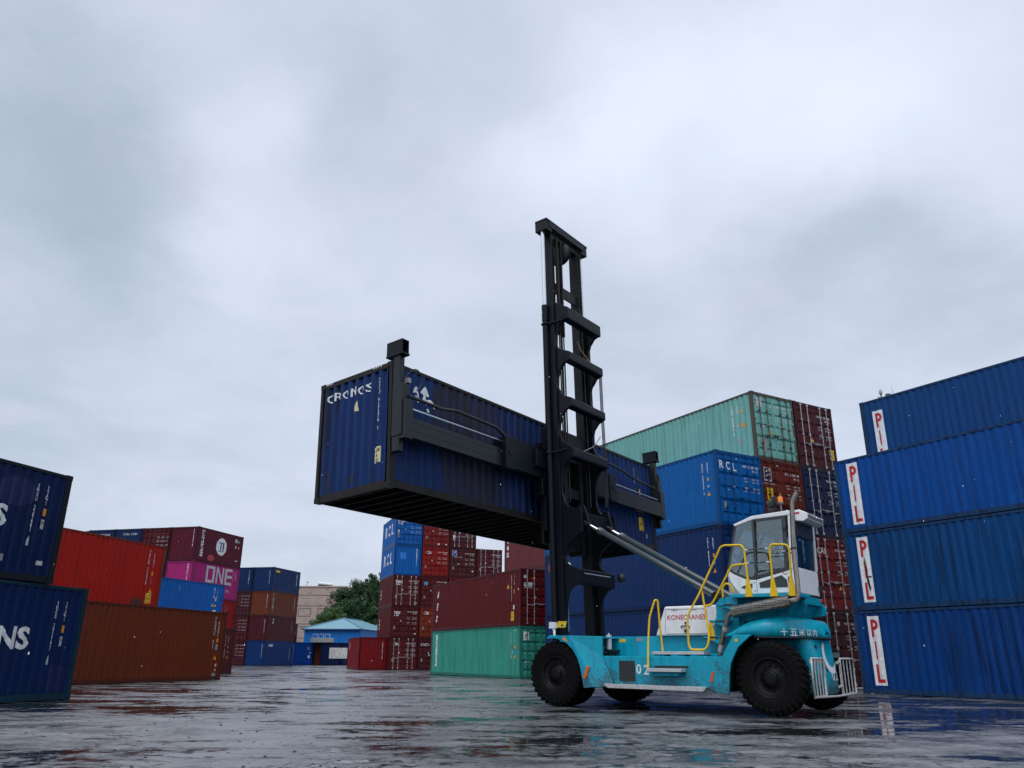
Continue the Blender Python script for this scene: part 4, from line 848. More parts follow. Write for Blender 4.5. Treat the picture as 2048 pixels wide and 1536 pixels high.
# chassis: side skins with the rear arch, centre beam, axles
mb = MB(); skin = [(-1.20, 1.08), (-3.97, 1.08), (-4.24, 1.49), (-4.62, 1.49), (-4.44, 1.35), (-4.31, 1.24), (-4.21, 1.07), (-4.14, 0.93), (-4.10, 0.75), (-4.06, 0.36), (-3.62, 0.45), (-1.25, 0.43), (-1.48, 0.52)]
for s_ in (1, -1):
    mb.prism(skin, s_*1.69, s_*1.75)
    mb.box(-1.3, -4.0, s_*1.02, s_*1.688, 0.46, 1.05)
mb.box(0.45, -4.25, -1.0, 1.0, 0.62, 1.50)
mb.box(-3.4, -3.97, 1.0, 1.40, 1.082, 1.14)
mb.build('chassis', [tq], TRK, 0.012)
axm = plain('axle_black', (0.008, 0.008, 0.009), 0.6)
MB().box(-0.25, 0.25, -1.05, 1.05, 0.5, 0.9).build('axle', axm, TRK, 0.03); MB().box(-4.7, -5.0, -1.3, 1.3, 0.5, 0.85).build('axle', axm, TRK, 0.03)
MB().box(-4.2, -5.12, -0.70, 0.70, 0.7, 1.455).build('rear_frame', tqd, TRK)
for s_ in (1, -1): MB().prism([(-3.9, 0.45), (-4.05, 0.42), (-4.09, 0.75), (-4.20, 1.07), (-4.45, 1.36), (-4.62, 1.484), (-4.26, 1.484), (-3.99, 1.07)], s_*1.0, s_*1.687).build('arch_shade', plain('arch_shade_black', (0.004, 0.005, 0.006), 0.8, spec=0.1), TRK)  # inner arch block, coloured black to stand in for shade on the turquoise
# front fenders
arch = [(0.22, 1.44), (0.12, 1.52), (-0.42, 1.51), (-0.64, 1.16), (-0.81, 0.87), (-1.0, 0.43), (-0.79, 0.41), (-0.75, 0.59), (-0.71, 0.83), (-0.63, 1.04), (-0.52, 1.20), (-0.37, 1.33), (-0.21, 1.41), (-0.05, 1.45), (0.12, 1.45)]
for s_ in (1, -1):
    mb = MB(); mb.prism(arch, s_*1.02, s_*1.90); mb.prism([(-0.42, 1.455), (-0.42, 1.508), (-1.19, 1.486), (-1.19, 1.45)], s_*1.01, s_*1.72)
    ridge = [(-0.42, 1.512), (-0.64, 1.162), (-0.81, 0.872), (-1.0, 0.432)]; seam = [(-1.20, 1.49), (-1.20, 1.07), (-1.36, 0.75), (-1.49, 0.45)]
    vs = [(x, s_*1.898, z) for x, z in ridge]+[(x, s_*1.752, z) for x, z in seam]+[(x, s_*1.84, z) for x, z in ridge]+[(x, s_*1.70, z) for x, z in seam]
    fs = []
    for i in range(3): fs += [(i, i+1, 5+i, 4+i), (8+i, 12+i, 13+i, 9+i), (i, 8+i, 9+i, i+1), (4+i, 5+i, 13+i, 12+i)]
    fs += [(0, 4, 12, 8), (3, 11, 15, 7)]; mb.add(vs, fs)
    fd = mb.build('fender', tq, TRK, 0.008)
    MB().box(-0.035, 0.035, 0, 0.02, -0.14, 0.14).build('side_reflector', plain('reflector_orange', (0.80, 0.13, 0.01), 0.3), fd)
    rf_ = fd.children[-1]; rf_.location = (-0.875, s_*1.902 if s_ > 0 else -1.922, 0.74); rf_.rotation_euler = (0, R(-24), 0)
    if s_ > 0:
        d_ = MB(); d_.add([(-0.25, 1.9035, 1.48), (-0.34, 1.9035, 1.46), (-0.36, 1.9035, 1.42), (-0.40, 1.9035, 1.38), (-0.30, 1.9035, 1.40), (-0.26, 1.9035, 1.43)], [range(6)]); d_.build('warning_sticker', ink('orange'), fd)
# deck edge and steps
for nm, (x0, x1, y0, y1, z0, z1) in dict(a=(-2.40, -3.58, 1.40, 1.72, 1.115, 1.175), b=(-2.41, -3.19, 1.76, 2.0, 0.775, 0.84)).items(): MB().box(x0, x1, y0, y1, z0, z1).build('step', alu, TRK, 0.006)
mb = MB(); mb.prism([(-1.29, 0.515), (-3.66, 0.505), (-3.60, 0.42), (-1.40, 0.43)], 1.756, 1.90); mb.build('step', alu, TRK, 0.006)
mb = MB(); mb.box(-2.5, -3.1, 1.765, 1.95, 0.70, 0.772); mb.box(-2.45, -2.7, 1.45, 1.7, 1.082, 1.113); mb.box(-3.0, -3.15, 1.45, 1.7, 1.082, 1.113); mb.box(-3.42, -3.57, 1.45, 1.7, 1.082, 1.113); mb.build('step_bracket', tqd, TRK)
MB().box(-2.47, -3.24, 1.748, 1.754, 0.85, 0.895).build('toe_slot', dk, TRK)
mb = MB(); mb.box(-1.61, -2.0, 1.748, 1.753, 0.57, 0.985)
mb.mat = 1
for i in range(13): z = 0.585+i*0.031; mb.box(-1.62, -1.99, 1.753, 1.759, z, z+0.013)
for i in range(9): x = -1.63-i*0.043; mb.box(x, x-0.006, 1.7592, 1.762, 0.575, 0.98)
mb.build('vent_grille', [dk, plain('grille_grey', (0.035, 0.05, 0.055), 0.5)], TRK)
def side_text(body, X, Y, Z, h, w, mat_, parent, bold=0.0, name='lettering', rot=0):
    """letters read from the left of the truck (viewer looks along -Y; right = -X)"""
    vs, fs = fit2d(text2d(body, 1.0, bold), w, h); mb = MB(); mb.add([(X-x, Y, Z+y) for x, y in vs], fs); return mb.build(name, mat_, parent)
side_text('0', -2.09, 1.7535, 0.82, 0.20, 0.12, ink('white'), TRK, 0.02); side_text('2', -2.27, 1.7535, 0.81, 0.20, 0.12, ink('white'), TRK, 0.02)
MB().prism([(-3.68, 0.60), (-3.74, 0.60), (-3.80, 0.79), (-3.74, 0.80)], 1.752, 1.758).build('side_reflector', plain('reflector_dull', (0.55, 0.10, 0.02), 0.4), TRK)
mb = MB(); mb.add([(-1.20, 1.752, 1.07), (-1.21, 1.752, 1.07), (-1.50, 1.752, 0.50), (-1.49, 1.752, 0.50)], [(0, 1, 2, 3)]); mb.build('panel_gap', dk, TRK)
for (x0, x1, z0, z1, c_) in ((-1.21, -1.37, 1.38, 1.45, 'yellow'), (-1.65, -1.80, 1.40, 1.47, 'grey')):
    MB().box(x0, x1, 1.0, 1.005, z0, z1).build('data_plate' if c_ == 'grey' else 'warning_sticker', ink(c_), TRK)
for i, x in enumerate((-1.23, -1.27, -1.31, -1.34)): pass
MB().box(-4.27, -4.33, 1.752, 1.756, 1.36, 1.42).build('warning_sticker', ink('yellow'), TRK)
bt = MB(); bt.cyl((-1.13, 1.33, 1.22), (-1.13, 1.33, 1.53), 0.062, 14); bt.cyl((-1.13, 1.33, 1.53), (-1.13, 1.33, 1.57), 0.02, 8); bt.build('grease_canister', plain('canister_white', (0.62, 0.63, 0.64), 0.35, 0.2), TRK, 0)
mb = MB(); mb.box(-1.02, -1.22, 1.01, 1.38, 1.17, 1.215); mb.box(-1.0, -1.16, 1.08, 1.36, 1.06, 1.17); mb.build('canister_bracket', dk, TRK)
MB().tube(fillet([(-1.05, 1.36, 1.28), (-0.98, 1.37, 1.24), (-1.0, 1.36, 1.17), (-1.1, 1.35, 1.16)], 0.04), 0.02, 6).build('hose', plain('hose_grey', (0.25, 0.25, 0.25), 0.4), TRK)
# deck lamp with sticker at the mast foot
lp = MB(); lp.tube([(0.14, 1.66, 1.52), (0.14, 1.66, 1.64), (0.20, 1.66, 1.70)], 0.03, 8); lp.box(0.10, 0.26, 1.60, 1.70, 1.68, 1.82); lp.build('work_lamp', whp, TRK)
wp = MB(); wp.add([(0.10, 1.62, 1.70), (-0.10, 1.55, 1.70), (-0.14, 1.55, 1.84), (0.06, 1.62, 1.84)], [(0, 1, 2, 3)]); wp.mat = 1; wp.add([(0.0, 1.592, 1.73), (-0.06, 1.571, 1.73), (-0.05, 1.574, 1.80), (-0.01, 1.588, 1.80)], [(0, 1, 2, 3)]); wp.build('warning_plate', [ink('yellow'), ink('black')], TRK)

# bonnet
hd = MB().prism([(-2.20, 1.505), (-2.45, 2.12), (-3.78, 2.12), (-3.78, 1.505)], -0.95, 1.12).build('bonnet', whp, TRK, 0.03)
seal = plain('door_seal', (0.30, 0.31, 0.32), 0.5)
mb = MB()
P_ = [(-2.47, 2.06), (-3.44, 2.05), (-3.44, 1.545), (-2.44, 1.545)]
loop = fillet([(x, 1.122, z) for x, z in P_]+[(P_[0][0], 1.122, P_[0][1])], 0.05); mb.tube(loop+[loop[0]], 0.006, 5)
for x in (-2.62, -3.05): mb.box(x, x-0.14, 1.121, 1.13, 2.035, 2.045)
mb.build('bonnet_door', seal, hd)
side_text('KONECRANES', -2.96, 1.1235, 1.885, 0.105, 0.90, ink('red'), hd, 0.012)
mb = MB(); mb.tube(fillet([(-2.82, 1.13, 1.68), (-2.86, 1.155, 1.70), (-2.98, 1.155, 1.70), (-3.03, 1.13, 1.68)], 0.03), 0.014, 6); mb.box(-2.90, -2.95, 1.12, 1.14, 1.57, 1.63); mb.box(-2.92, -2.95, 1.12, 1.14, 1.74, 1.79); mb.build('door_handle', dk, hd)
MB().box(-3.05, -3.5, -0.3, 0.5, 2.125, 2.20).build('air_intake', dk, TRK, 0.02)

# stairs, platform, cab pedestal
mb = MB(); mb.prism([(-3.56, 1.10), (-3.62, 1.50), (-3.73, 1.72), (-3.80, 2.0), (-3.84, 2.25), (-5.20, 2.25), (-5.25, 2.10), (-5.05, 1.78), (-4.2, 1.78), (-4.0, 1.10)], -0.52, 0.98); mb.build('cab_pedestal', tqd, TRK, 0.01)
MB().prism(fillet([(-3.66, 0, 2.13), (-3.67, 0, 2.01), (-3.58, 0, 1.72), (-3.44, 0, 1.50)], 0.3, 4) and [(-3.66, 2.13), (-3.672, 2.0), (-3.655, 1.87), (-3.60, 1.73), (-3.53, 1.60), (-3.44, 1.505), (-3.50, 1.10), (-4.12, 1.10), (-4.16, 2.26), (-3.80, 2.26)], 1.125, 1.15).build('stair_stringer', tq, TRK, 0.004)
for X, Z in ((-3.46, 1.475), (-3.64, 1.795), (-3.84, 2.115)):
    st_ = MB(); st_.box(X, X-0.36, 1.152, 1.44, Z-0.035, Z); st_.prism([(X-0.03, Z-0.037), (X-0.36, Z-0.16), (X-0.36, Z-0.037)], 1.40, 1.425); s1 = st_.build('stair_tread', tq, TRK, 0.004)
    MB().box(X+0.012, X+0.002, 1.16, 1.43, Z-0.045, Z+0.004).build('tread_edge', dk, s1)
    MB().box(X-0.12, X-0.34, 1.442, 1.448, Z-0.032, Z-0.004).build('tread_edge', dk, s1)
mb = MB(); mb.prism([(-4.05, 2.305), (-5.5, 2.285), (-5.5, 2.215), (-4.12, 2.235)], 0.62, 1.40); mb.box(-3.95, -5.30, -0.62, 0.618, 2.22, 2.284); mb.build('platform', tq, TRK, 0.006)
mb = MB(); mb.box(-5.24, -5.35, -0.60, 0.60, 2.12, 2.27); bm1 = mb.build('rear_beam', tq, TRK, 0.01)
for Y in (0.57, -0.57): MB().cyl((-5.352, Y, 2.235), (-5.38, Y, 2.235), 0.040, 12).build('tail_lamp', plain('lamp_red', (0.65, 0.01, 0.02), 0.25), bm1)
for Y in (0.64, -0.64): MB().prism([(-5.0, 2.21), (-5.30, 2.22), (-5.42, 2.06), (-5.37, 1.93), (-5.0, 1.88)], Y-0.03, Y+0.03).build('side_fin', tq, TRK, 0.008)

# counterweight: lofted in plan, lid on top
rings = []
CWZ = [(0.37, 0.52, -5.53), (0.43, 0.58, -5.57), (0.75, 0.64, -5.54), (1.10, 0.71, -5.49), (1.30, 0.75, -5.455), (1.42, 0.77, -5.43)]
def cw_ring(z, hw, xr):
    pts = [(-5.10, hw, z)]
    for i in range(13):
        t = 1-i/6.0; pts.append((xr+0.10*abs(t)**5, hw*math.copysign(abs(t)**0.9, t), z))
    pts.append((-5.10, -hw, z)); return pts
for z, hw, xr in CWZ: rings.append(cw_ring(z, hw, xr))
cw = MB().loft(rings).build('counterweight', tq, TRK, 0)
CHW = [(-3.9, 1.50), (-4.6, 1.55), (-4.90, 1.52), (-5.05, 1.42), (-5.20, 1.22), (-5.32, 0.99), (-5.42, 0.72), (-5.50, 0.42), (-5.56, 0.10)]
def cover_hw(X):
    for (xa, ha), (xb, hb) in zip(CHW, CHW[1:]):
        if X >= xb: return ha+(hb-ha)*max(0.0, min(1.0, (X-xa)/(xb-xa)))
    return CHW[-1][1]
prof = [(-3.98, 1.515), (-4.10, 1.58), (-4.28, 1.70), (-4.50, 1.785), (-4.8, 1.835), (-5.05, 1.85), (-5.2, 1.835), (-5.32, 1.80), (-5.42, 1.74), (-5.50, 1.65), (-5.56, 1.52)]
rings = []
for X, zt in prof:
    hw = cover_hw(X); zb = 1.462; h = zt-zb
    rings.append([(X, hw, zb), (X, hw-0.015, zb+h*0.55), (X, hw-0.09, zb+h*0.86), (X, hw-0.26, zt), (X, 0, zt+0.015), (X, -hw+0.26, zt), (X, -hw+0.09, zb+h*0.86), (X, -hw+0.015, zb+h*0.55), (X, -hw, zb)])
cv = MB().loft(rings).build('counterweight_cover', tq, TRK, 0)
mb = MB(); outl = [(X-0.0, cover_hw(X)-0.02) for X, _ in prof]; mb.prism([(x, y) for x, y in outl]+[(x, -y) for x, y in outl[::-1]], 1.436, 1.468, 'z'); mb.build('seam_strip', dk, cv)
mb = MB()
for i, ch in enumerate('十五米以内'):
    X0 = (-5.12, -5.245, -5.34, -5.415, -5.47)[i]; kx = (0.70, 0.58, 0.46, 0.36, 0.28)[i]; vs, fs = fit2d(text2d(ch, 1.0, 0.01), None, 0.135)
    V = []
    for x, y in vs:
        X = X0-x*kx; hw = cover_hw(X); e = 0.02; n_ = Vector((-(cover_hw(X+e)-cover_hw(X-e)), 2*e, 0)).normalized(); V.append((X+n_.x*0.008, hw-0.004+n_.y*0.008, 1.545+y))
    mb.add(V, fs)
mb.build('lettering', ink('white'), cv)
def cwx(y, z):
    for (za, ha, xa), (zb, hb, xb) in zip(CWZ, CWZ[1:]):
        if z <= zb or zb == 1.42:
            f = (z-za)/(zb-za); hw = ha+f*(hb-ha); xr = xa+f*(xb-xa); break
    return xr+0.10*min(1.0, abs(y)/hw)**(5/0.9)
mb = MB(); V = []; k = 28
for i in range(k+1):
    a = R(115+215*i/k); w_ = 0.085*(0.35+0.65*math.sin(PI*min(1, (i+3)/(k+6))))
    for q in (-w_, w_):
        y = -0.14+(-(0.33+q)*math.cos(a)); z = 1.10+(0.27+q*0.8)*math.sin(a); V.append((cwx(y, z)-0.01, y, z))
mb.add(V, [(2*i, 2*i+2, 2*i+3, 2*i+1) for i in range(k)]); mb.build('emblem', ink('white'), cw)
for ch, y0 in (('0', -0.10), ('2', -0.33)):
    vs, fs = fit2d(text2d(ch, 1.0, 0.02), 0.17, 0.19); mb = MB(); mb.add([(cwx(y0-x, 0.73+y)-0.008, y0-x, 0.73+y) for x, y in vs], fs); mb.build('lettering', ink('white'), cw)
for y, z in ((0.50, 1.28), (0.18, 0.86)):
    mb = MB(); mb.add([(cwx(y+p, z+q)-0.006, y+p, z+q) for p, q in [(0.055*math.cos(2*PI*i/12), 0.04*math.sin(2*PI*i/12)) for i in range(12)]], [range(12)]); mb.build('plug_hole', dk, cw)
grd = plain('guard_white', (0.55, 0.54, 0.52), 0.45, 0.1, 0.45, 14)
for Ya, Yb, nm in ((1.42, 0.72, 'l'), (-0.42, -1.36, 'r')):
    X = -5.62; mb = MB(); z0, z1 = 0.37, 1.06
    mb.tube([(X, Ya, z0), (X, Ya, z1), (X, Yb, z1), (X, Yb, z0)], 0.022, 6, closed=True)
    n = 3
    for i in range(1, n+1): y = Ya+(Yb-Ya)*i/(n+1); mb.tube([(X, y, z0), (X, y, z1)], 0.014, 6)
    inn = Yb if nm == 'l' else Ya; d = -0.07 if nm == 'l' else 0.07
    mb.box(X-0.012, X+0.012, inn+d, inn, z0, z1-0.02)
    if nm == 'r': mb.tube([(X, inn+0.05, 0.98), (X, inn+0.22, 0.98)], 0.03, 6); mb.tube([(X, inn+0.05, 0.52), (X, inn+0.22, 0.52)], 0.03, 6)
    else: mb.box(X+0.01, X+0.05, Ya-0.04, Yb, 0.97, 1.04)
    mb.build('rear_guard', grd, TRK)
MB().tube([(-5.62, 1.42, 0.36), (-5.64, 0.1, 0.345), (-5.62, -1.36, 0.36)], 0.022, 6).build('guard_bar', grd, TRK)
MB().box(-5.45, -5.58, -0.62, -0.50, 1.08, 1.18).build('tow_bracket', plain('bracket_grey', (0.12, 0.13, 0.14), 0.5), TRK)

# cab
cab = MB().prism([(-3.83, 2.31), (-3.79, 2.885), (-3.95, 2.77), (-4.22, 2.645), (-4.42, 2.635), (-5.15, 2.80), (-5.30, 2.86), (-5.30, 2.33)], -0.70, 0.70).build('cab', whp, TRK, 0.02)
cg = plain('cab_shade_grey', (0.30, 0.32, 0.33), 0.4); cdk = plain('cab_frame_dark', (0.030, 0.036, 0.040), 0.4)
mb = MB(); mb.prism([(-3.815, 2.315), (-3.80, 2.80), (-3.86, 2.62), (-4.08, 2.315)], 0.702, 0.710); mb.build('corner_shade_plate', cg, cab)  # flat plate; its grey stands in for shade on the chamfered front corner
mb = MB(); mb.prism([(-4.02, 3.84), (-4.45, 3.985), (-5.28, 4.03), (-5.34, 3.98), (-5.34, 3.93), (-4.48, 3.905), (-4.06, 3.79)], -0.72, 0.72); mb.build('cab_roof', whp, cab, 0.015)
def bar(mb, a, b, r): mb.tube([a, b], r, 4)
for s_ in (1, -1):
    mb = MB()
    mb.prism([(-5.17, 2.80), (-5.27, 2.85), (-5.33, 3.95), (-5.24, 3.95)], s_*0.64, s_*0.71)
    mb.prism([(-5.25, 2.84), (-5.31, 2.86), (-5.345, 3.95), (-5.30, 3.95)], s_*0.60, s_*0.71)
    mb.build('cab_pillar', whp, cab, 0.008)
for s_ in (1, -1):
    mb = MB()
    mb.prism([(-4.41, 2.64), (-4.46, 2.64), (-4.50, 3.92), (-4.44, 3.92)], s_*0.65, s_*0.705)
    mb.prism([(-3.80, 2.88), (-3.835, 2.87), (-4.09, 3.82), (-4.05, 3.84)], s_*0.66, s_*0.70)
    mb.prism([(-3.80, 2.89), (-3.95, 2.78), (-4.22, 2.655), (-4.42, 2.645), (-4.42, 2.69), (-4.22, 2.70), (-3.95, 2.83), (-3.83, 2.92)], s_*0.70, s_*0.706)
    mb.prism([(-4.50, 3.92), (-5.19, 3.945), (-5.14, 2.80), (-4.46, 2.65), (-4.47, 2.72), (-5.06, 2.855), (-5.10, 3.87), (-4.545, 3.855)], s_*0.700, s_*0.707)
    mb.build('window_frame', cdk, cab)
def pane(pts, y, nm='side_window', t=0.008): MB().prism(pts, y, y+t).build(nm, gls, cab)
for s_ in (1, -1):
    pane([(-3.84, 2.92), (-4.08, 3.80), (-4.45, 3.90), (-4.42, 2.70), (-4.22, 2.70), (-3.95, 2.83)], s_*0.685)
    pane([(-4.545, 3.855), (-5.10, 3.87), (-5.06, 2.855), (-4.47, 2.72)], s_*0.685, 'door_window')
mb = MB(); mb.add([(-3.80, 0.66, 2.9), (-3.80, -0.66, 2.9), (-4.06, -0.66, 3.82), (-4.06, 0.66, 3.82), (-3.81, 0.66, 2.9), (-3.81, -0.66, 2.9), (-4.07, -0.66, 3.82), (-4.07, 0.66, 3.82)], [(0, 1, 2, 3), (7, 6, 5, 4)]); mb.build('windscreen', gls, cab)
mb = MB(); mb.add([(-5.285, 0.60, 2.86), (-5.285, -0.60, 2.86), (-5.33, -0.60, 3.93), (-5.33, 0.60, 3.93), (-5.277, 0.60, 2.86), (-5.277, -0.60, 2.86), (-5.322, -0.60, 3.93), (-5.322, 0.60, 3.93)], [(0, 1, 2, 3), (7, 6, 5, 4)]); mb.build('rear_window', gls, cab)
MB().prism([(-4.49, 2.57), (-4.98, 2.70), (-5.08, 2.60), (-5.09, 2.455), (-4.50, 2.46)], 0.702, 0.708).build('lower_window', cdk, cab)
MB().prism([(-4.08, 2.50), (-4.34, 2.565), (-4.33, 2.47), (-4.14, 2.46)], 0.702, 0.708).build('lower_window', cdk, cab)
mb = MB(); mb.box(-4.425, -4.435, 0.701, 0.704, 2.33, 2.64); mb.box(-4.44, -5.17, 0.701, 0.704, 2.345, 2.352); mb.box(-5.165, -5.172, 0.701, 0.704, 2.35, 2.80); mb.build('door_seam', seal, cab)
mb = MB(); mb.box(-5.12, -5.17, 0.71, 0.74, 2.50, 2.66); mb.box(-5.10, -5.16, 0.71, 0.75, 3.62, 3.68); mb.build('door_handle', dk, cab, 0.005)
for z in (2.41, 2.58): MB().cyl((-4.385, 0.70, z), (-4.385, 0.712, z), 0.012, 8).build('bolt', dk, cab)
mb = MB(); V = []
for i in range(19):
    a = R(50+290*i/18)
    for q in (0.032, 0.048): V.append((-5.06-q*math.cos(a), 0.7035, 2.755+q*math.sin(a)))
mb.add(V, [(2*i, 2*i+2, 2*i+3, 2*i+1) for i in range(18)]); mb.build('emblem', ink('red'), cab)
side_text('SMV 5/7 ECB90', -4.93, 0.711, 3.19, 0.045, 0.36, ink('white'), cab)
MB().box(-4.75, -5.09, 0.699, 0.7085, 3.155, 3.225).build('door_rail', cdk, cab)
acu = MB().prism([(-5.16, 4.035), (-5.44, 4.055), (-5.60, 3.97), (-5.60, 3.85), (-5.50, 3.80), (-5.20, 3.84)], -0.55, 0.55).build('air_conditioner', whp, cab, 0.015)
mb = MB(); 
for i in range(3): mb.box(-5.604, -5.61, -0.5, 0.5, 3.875+i*0.03, 3.888+i*0.03)
mb.build('louvre', cdk, acu)
MB().box(-5.24, -5.44, 0.552, 0.558, 3.965, 4.0).build('stripe', ink('red'), acu)
MB().box(-5.20, -5.34, -0.55, 0.55, 3.52, 3.86).build('rear_header', cdk, cab)
mb = MB(); mb.box(-4.75, -5.15, -0.25, 0.25, 2.45, 2.95); mb.box(-5.05, -5.2, -0.24, 0.24, 2.9, 3.5); mb.box(-5.07, -5.18, -0.13, 0.13, 3.5, 3.68); mb.build('seat', dk, cab, 0.05)
mb = MB(); mb.box(-4.0, -4.25, -0.3, 0.3, 2.66, 2.95); mb.tube([(-4.15, 0, 2.9), (-4.38, 0, 3.12)], 0.035, 8); c_ = [(-4.36+0.07*math.cos(2*PI*i/20), 0.20*math.sin(2*PI*i/20), 3.13+0.16*math.cos(2*PI*i/20)) for i in range(20)]; mb.tube(c_, 0.016, 6, closed=True); mb.tube([(-4.7, 0.45, 2.95), (-5.1, 0.45, 3.0)], 0.05, 8); mb.box(-4.5, -4.7, 0.35, 0.5, 2.9, 3.2); mb.tube([(-4.3, 0.5, 3.15), (-4.6, 0.5, 3.28), (-5.0, 0.5, 3.2)], 0.018, 6); mb.build('steering_console', dk, cab)
bc = MB(); bc.cyl((-4.95, 0.2, 4.03), (-4.95, 0.2, 4.28), 0.022, 8); bc.cyl((-4.95, 0.2, 4.28), (-4.95, 0.2, 4.31), 0.06, 14); bcn = bc.build('beacon_post', plain('bracket_grey', (0.12, 0.13, 0.14)), cab)
MB().lathe([(0.058, 0), (0.058, 0.10), (0.045, 0.125), (0, 0.13)], 16, (-4.95, 0.2, 4.31), 'z').build('beacon', plain('beacon_orange', (0.85, 0.20, 0.01), 0.2), bcn)
mb = MB(); mb.cyl((-4.66, 0.15, 4.28), (-4.80, 0.15, 4.33), 0.095, 14); mb.cyl((-4.58, -0.15, 4.20), (-4.72, -0.15, 4.20), 0.09, 14); mb.box(-4.70, -4.95, -0.3, 0.3, 4.06, 4.10); mb.tube([(-4.78, 0.15, 4.08), (-4.78, 0.15, 4.28)], 0.02, 6); mb.box(-4.74, -4.92, 0.05, 0.14, 4.30, 4.47); mb.build('roof_lamp', dk, cab)
MB().cyl((-5.02, 0.05, 4.02), (-5.02, 0.05, 4.16), 0.035, 10, 0.01).build('horn', ink('white'), cab)
mb = MB(); mb.box(-5.32, -5.40, -0.60, -0.70, 2.46, 2.56); mb.tube([(-5.34, -0.66, 2.5), (-5.36, -0.70, 2.30)], 0.02, 6); mb.build('rear_camera', dk, cab)
mb = MB(); mb.box(-3.95, -5.3, -0.72, 0.72, 2.286, 2.325); mb.build('cab_mount', dk, TRK)

# exhaust
ex = MB(); ex.tube(fillet([(-5.355, 1.46, 2.125), (-5.52, 1.46, 2.15), (-5.535, 1.46, 2.40), (-5.53, 1.46, 3.10), (-5.60, 1.46, 4.05), (-5.73, 1.46, 4.24)], 0.16, 6), 0.048, 12); exo = ex.build('exhaust_pipe', steel, TRK)
MB().tube(fillet([(-4.19, 1.46, 1.945), (-4.06, 1.46, 1.90), (-3.93, 1.44, 1.56), (-3.79, 1.42, 1.19), (-3.80, 1.42, 1.09)], 0.12, 5), 0.046, 12).build('exhaust_pipe', plain('exhaust_dull', (0.20, 0.18, 0.16), 0.45, 0.7, 0.4, 9), TRK)
mb = MB(); mb.cyl((-3.80, 1.42, 1.17), (-3.85, 1.43, 1.30), 0.055, 12); mb.cyl((-3.94, 1.44, 1.58), (-3.97, 1.45, 1.65), 0.056, 12); mb.build('pipe_wrap', plain('wrap_grey', (0.42, 0.42, 0.42), 0.5, 0.4), TRK)
MB().cyl((-4.17, 1.46, 1.945), (-5.36, 1.46, 2.125), 0.118, 24).build('muffler', perforated('perforated_steel'), TRK)
mb = MB(); mb.tube([(-5.535, 1.46, 3.13), (-5.3, 1.2, 3.13), (-5.25, 0.72, 3.13)], 0.014, 6); mb.cyl((-5.535, 1.46, 3.11), (-5.535, 1.46, 3.15), 0.056, 12); mb.build('pipe_clamp', dk, TRK)

# handrails
rr = 0.022
def rail(pts, rad=0.07): return MB().tube(fillet(pts, rad), rr, 8).build('handrail', yel, TRK)
rail([(-2.38, 1.88, 0.84), (-2.37, 1.80, 1.36), (-2.40, 1.75, 1.86), (-2.53, 1.72, 2.22), (-2.57, 1.66, 2.22), (-2.58, 1.63, 1.60), (-2.60, 1.60, 1.18)], 0.09)
rail([(-3.72, 1.40, 2.84), (-3.46, 1.52, 2.30), (-3.22, 1.60, 1.90), (-3.21, 1.60, 1.75), (-3.20, 1.60, 1.33), (-3.24, 1.60, 1.21), (-3.56, 1.60, 1.21), (-3.63, 1.60, 1.30), (-3.65, 1.55, 1.50), (-3.50, 1.44, 2.46)], 0.07)
rail([(-3.70, 1.40, 2.80), (-3.98, 1.40, 3.28), (-4.06, 1.40, 3.305), (-4.43, 1.40, 3.285), (-4.49, 1.40, 3.21), (-4.515, 1.40, 2.42)], 0.08)
rail([(-3.53, 1.43, 2.08), (-3.66, 1.41, 2.09), (-3.74, 1.40, 2.18), (-4.18, 1.40, 2.86), (-4.26, 1.40, 2.885), (-4.50, 1.40, 2.89)], 0.07)
rail([(-3.86, 1.2, 2.26), (-3.87, 1.2, 2.48), (-3.97, 1.2, 2.55), (-4.07, 1.2, 2.48), (-4.10, 1.2, 2.36)], 0.08)
rail([(-5.03, 1.41, 2.40), (-5.03, 1.41, 3.17), (-5.08, 1.41, 3.25), (-5.38, 1.41, 3.22), (-5.43, 1.41, 3.15), (-5.40, 1.41, 2.40)], 0.06)
for X, Z in ((-4.515, 2.255), (-5.03, 2.245), (-5.40, 2.24), (-3.645, 1.42)):
    MB().loft([[(X+0.075, 1.385, Z-0.02), (X-0.075, 1.385, Z-0.02), (X-0.075, 1.43, Z-0.02), (X+0.075, 1.43, Z-0.02)], [(X+0.07, 1.39, Z+0.05), (X-0.07, 1.39, Z+0.05), (X-0.07, 1.43, Z+0.05), (X+0.07, 1.43, Z+0.05)], [(X+0.024, 1.392, Z+0.34), (X-0.024, 1.392, Z+0.34), (X-0.024, 1.428, Z+0.34), (X+0.024, 1.428, Z+0.34)]], False).build('rail_foot', yel, TRK)
for z in (3.17, 2.90):
    MB().tube([(-4.50, 1.40, z), (-4.64, 1.40, z+0.008), (-4.78, 1.40, z+0.004), (-4.92, 1.40, z+0.01), (-5.03, 1.41, z+0.012)], 0.012, 6).build('guard_chain', dk, TRK)
    for a, b in ((-4.51, -4.57), (-4.94, -5.02)): MB().cyl((a, 1.405, z+0.004), (b, 1.405, z+0.008), 0.016, 6).build('chain_end', chrome, TRK)

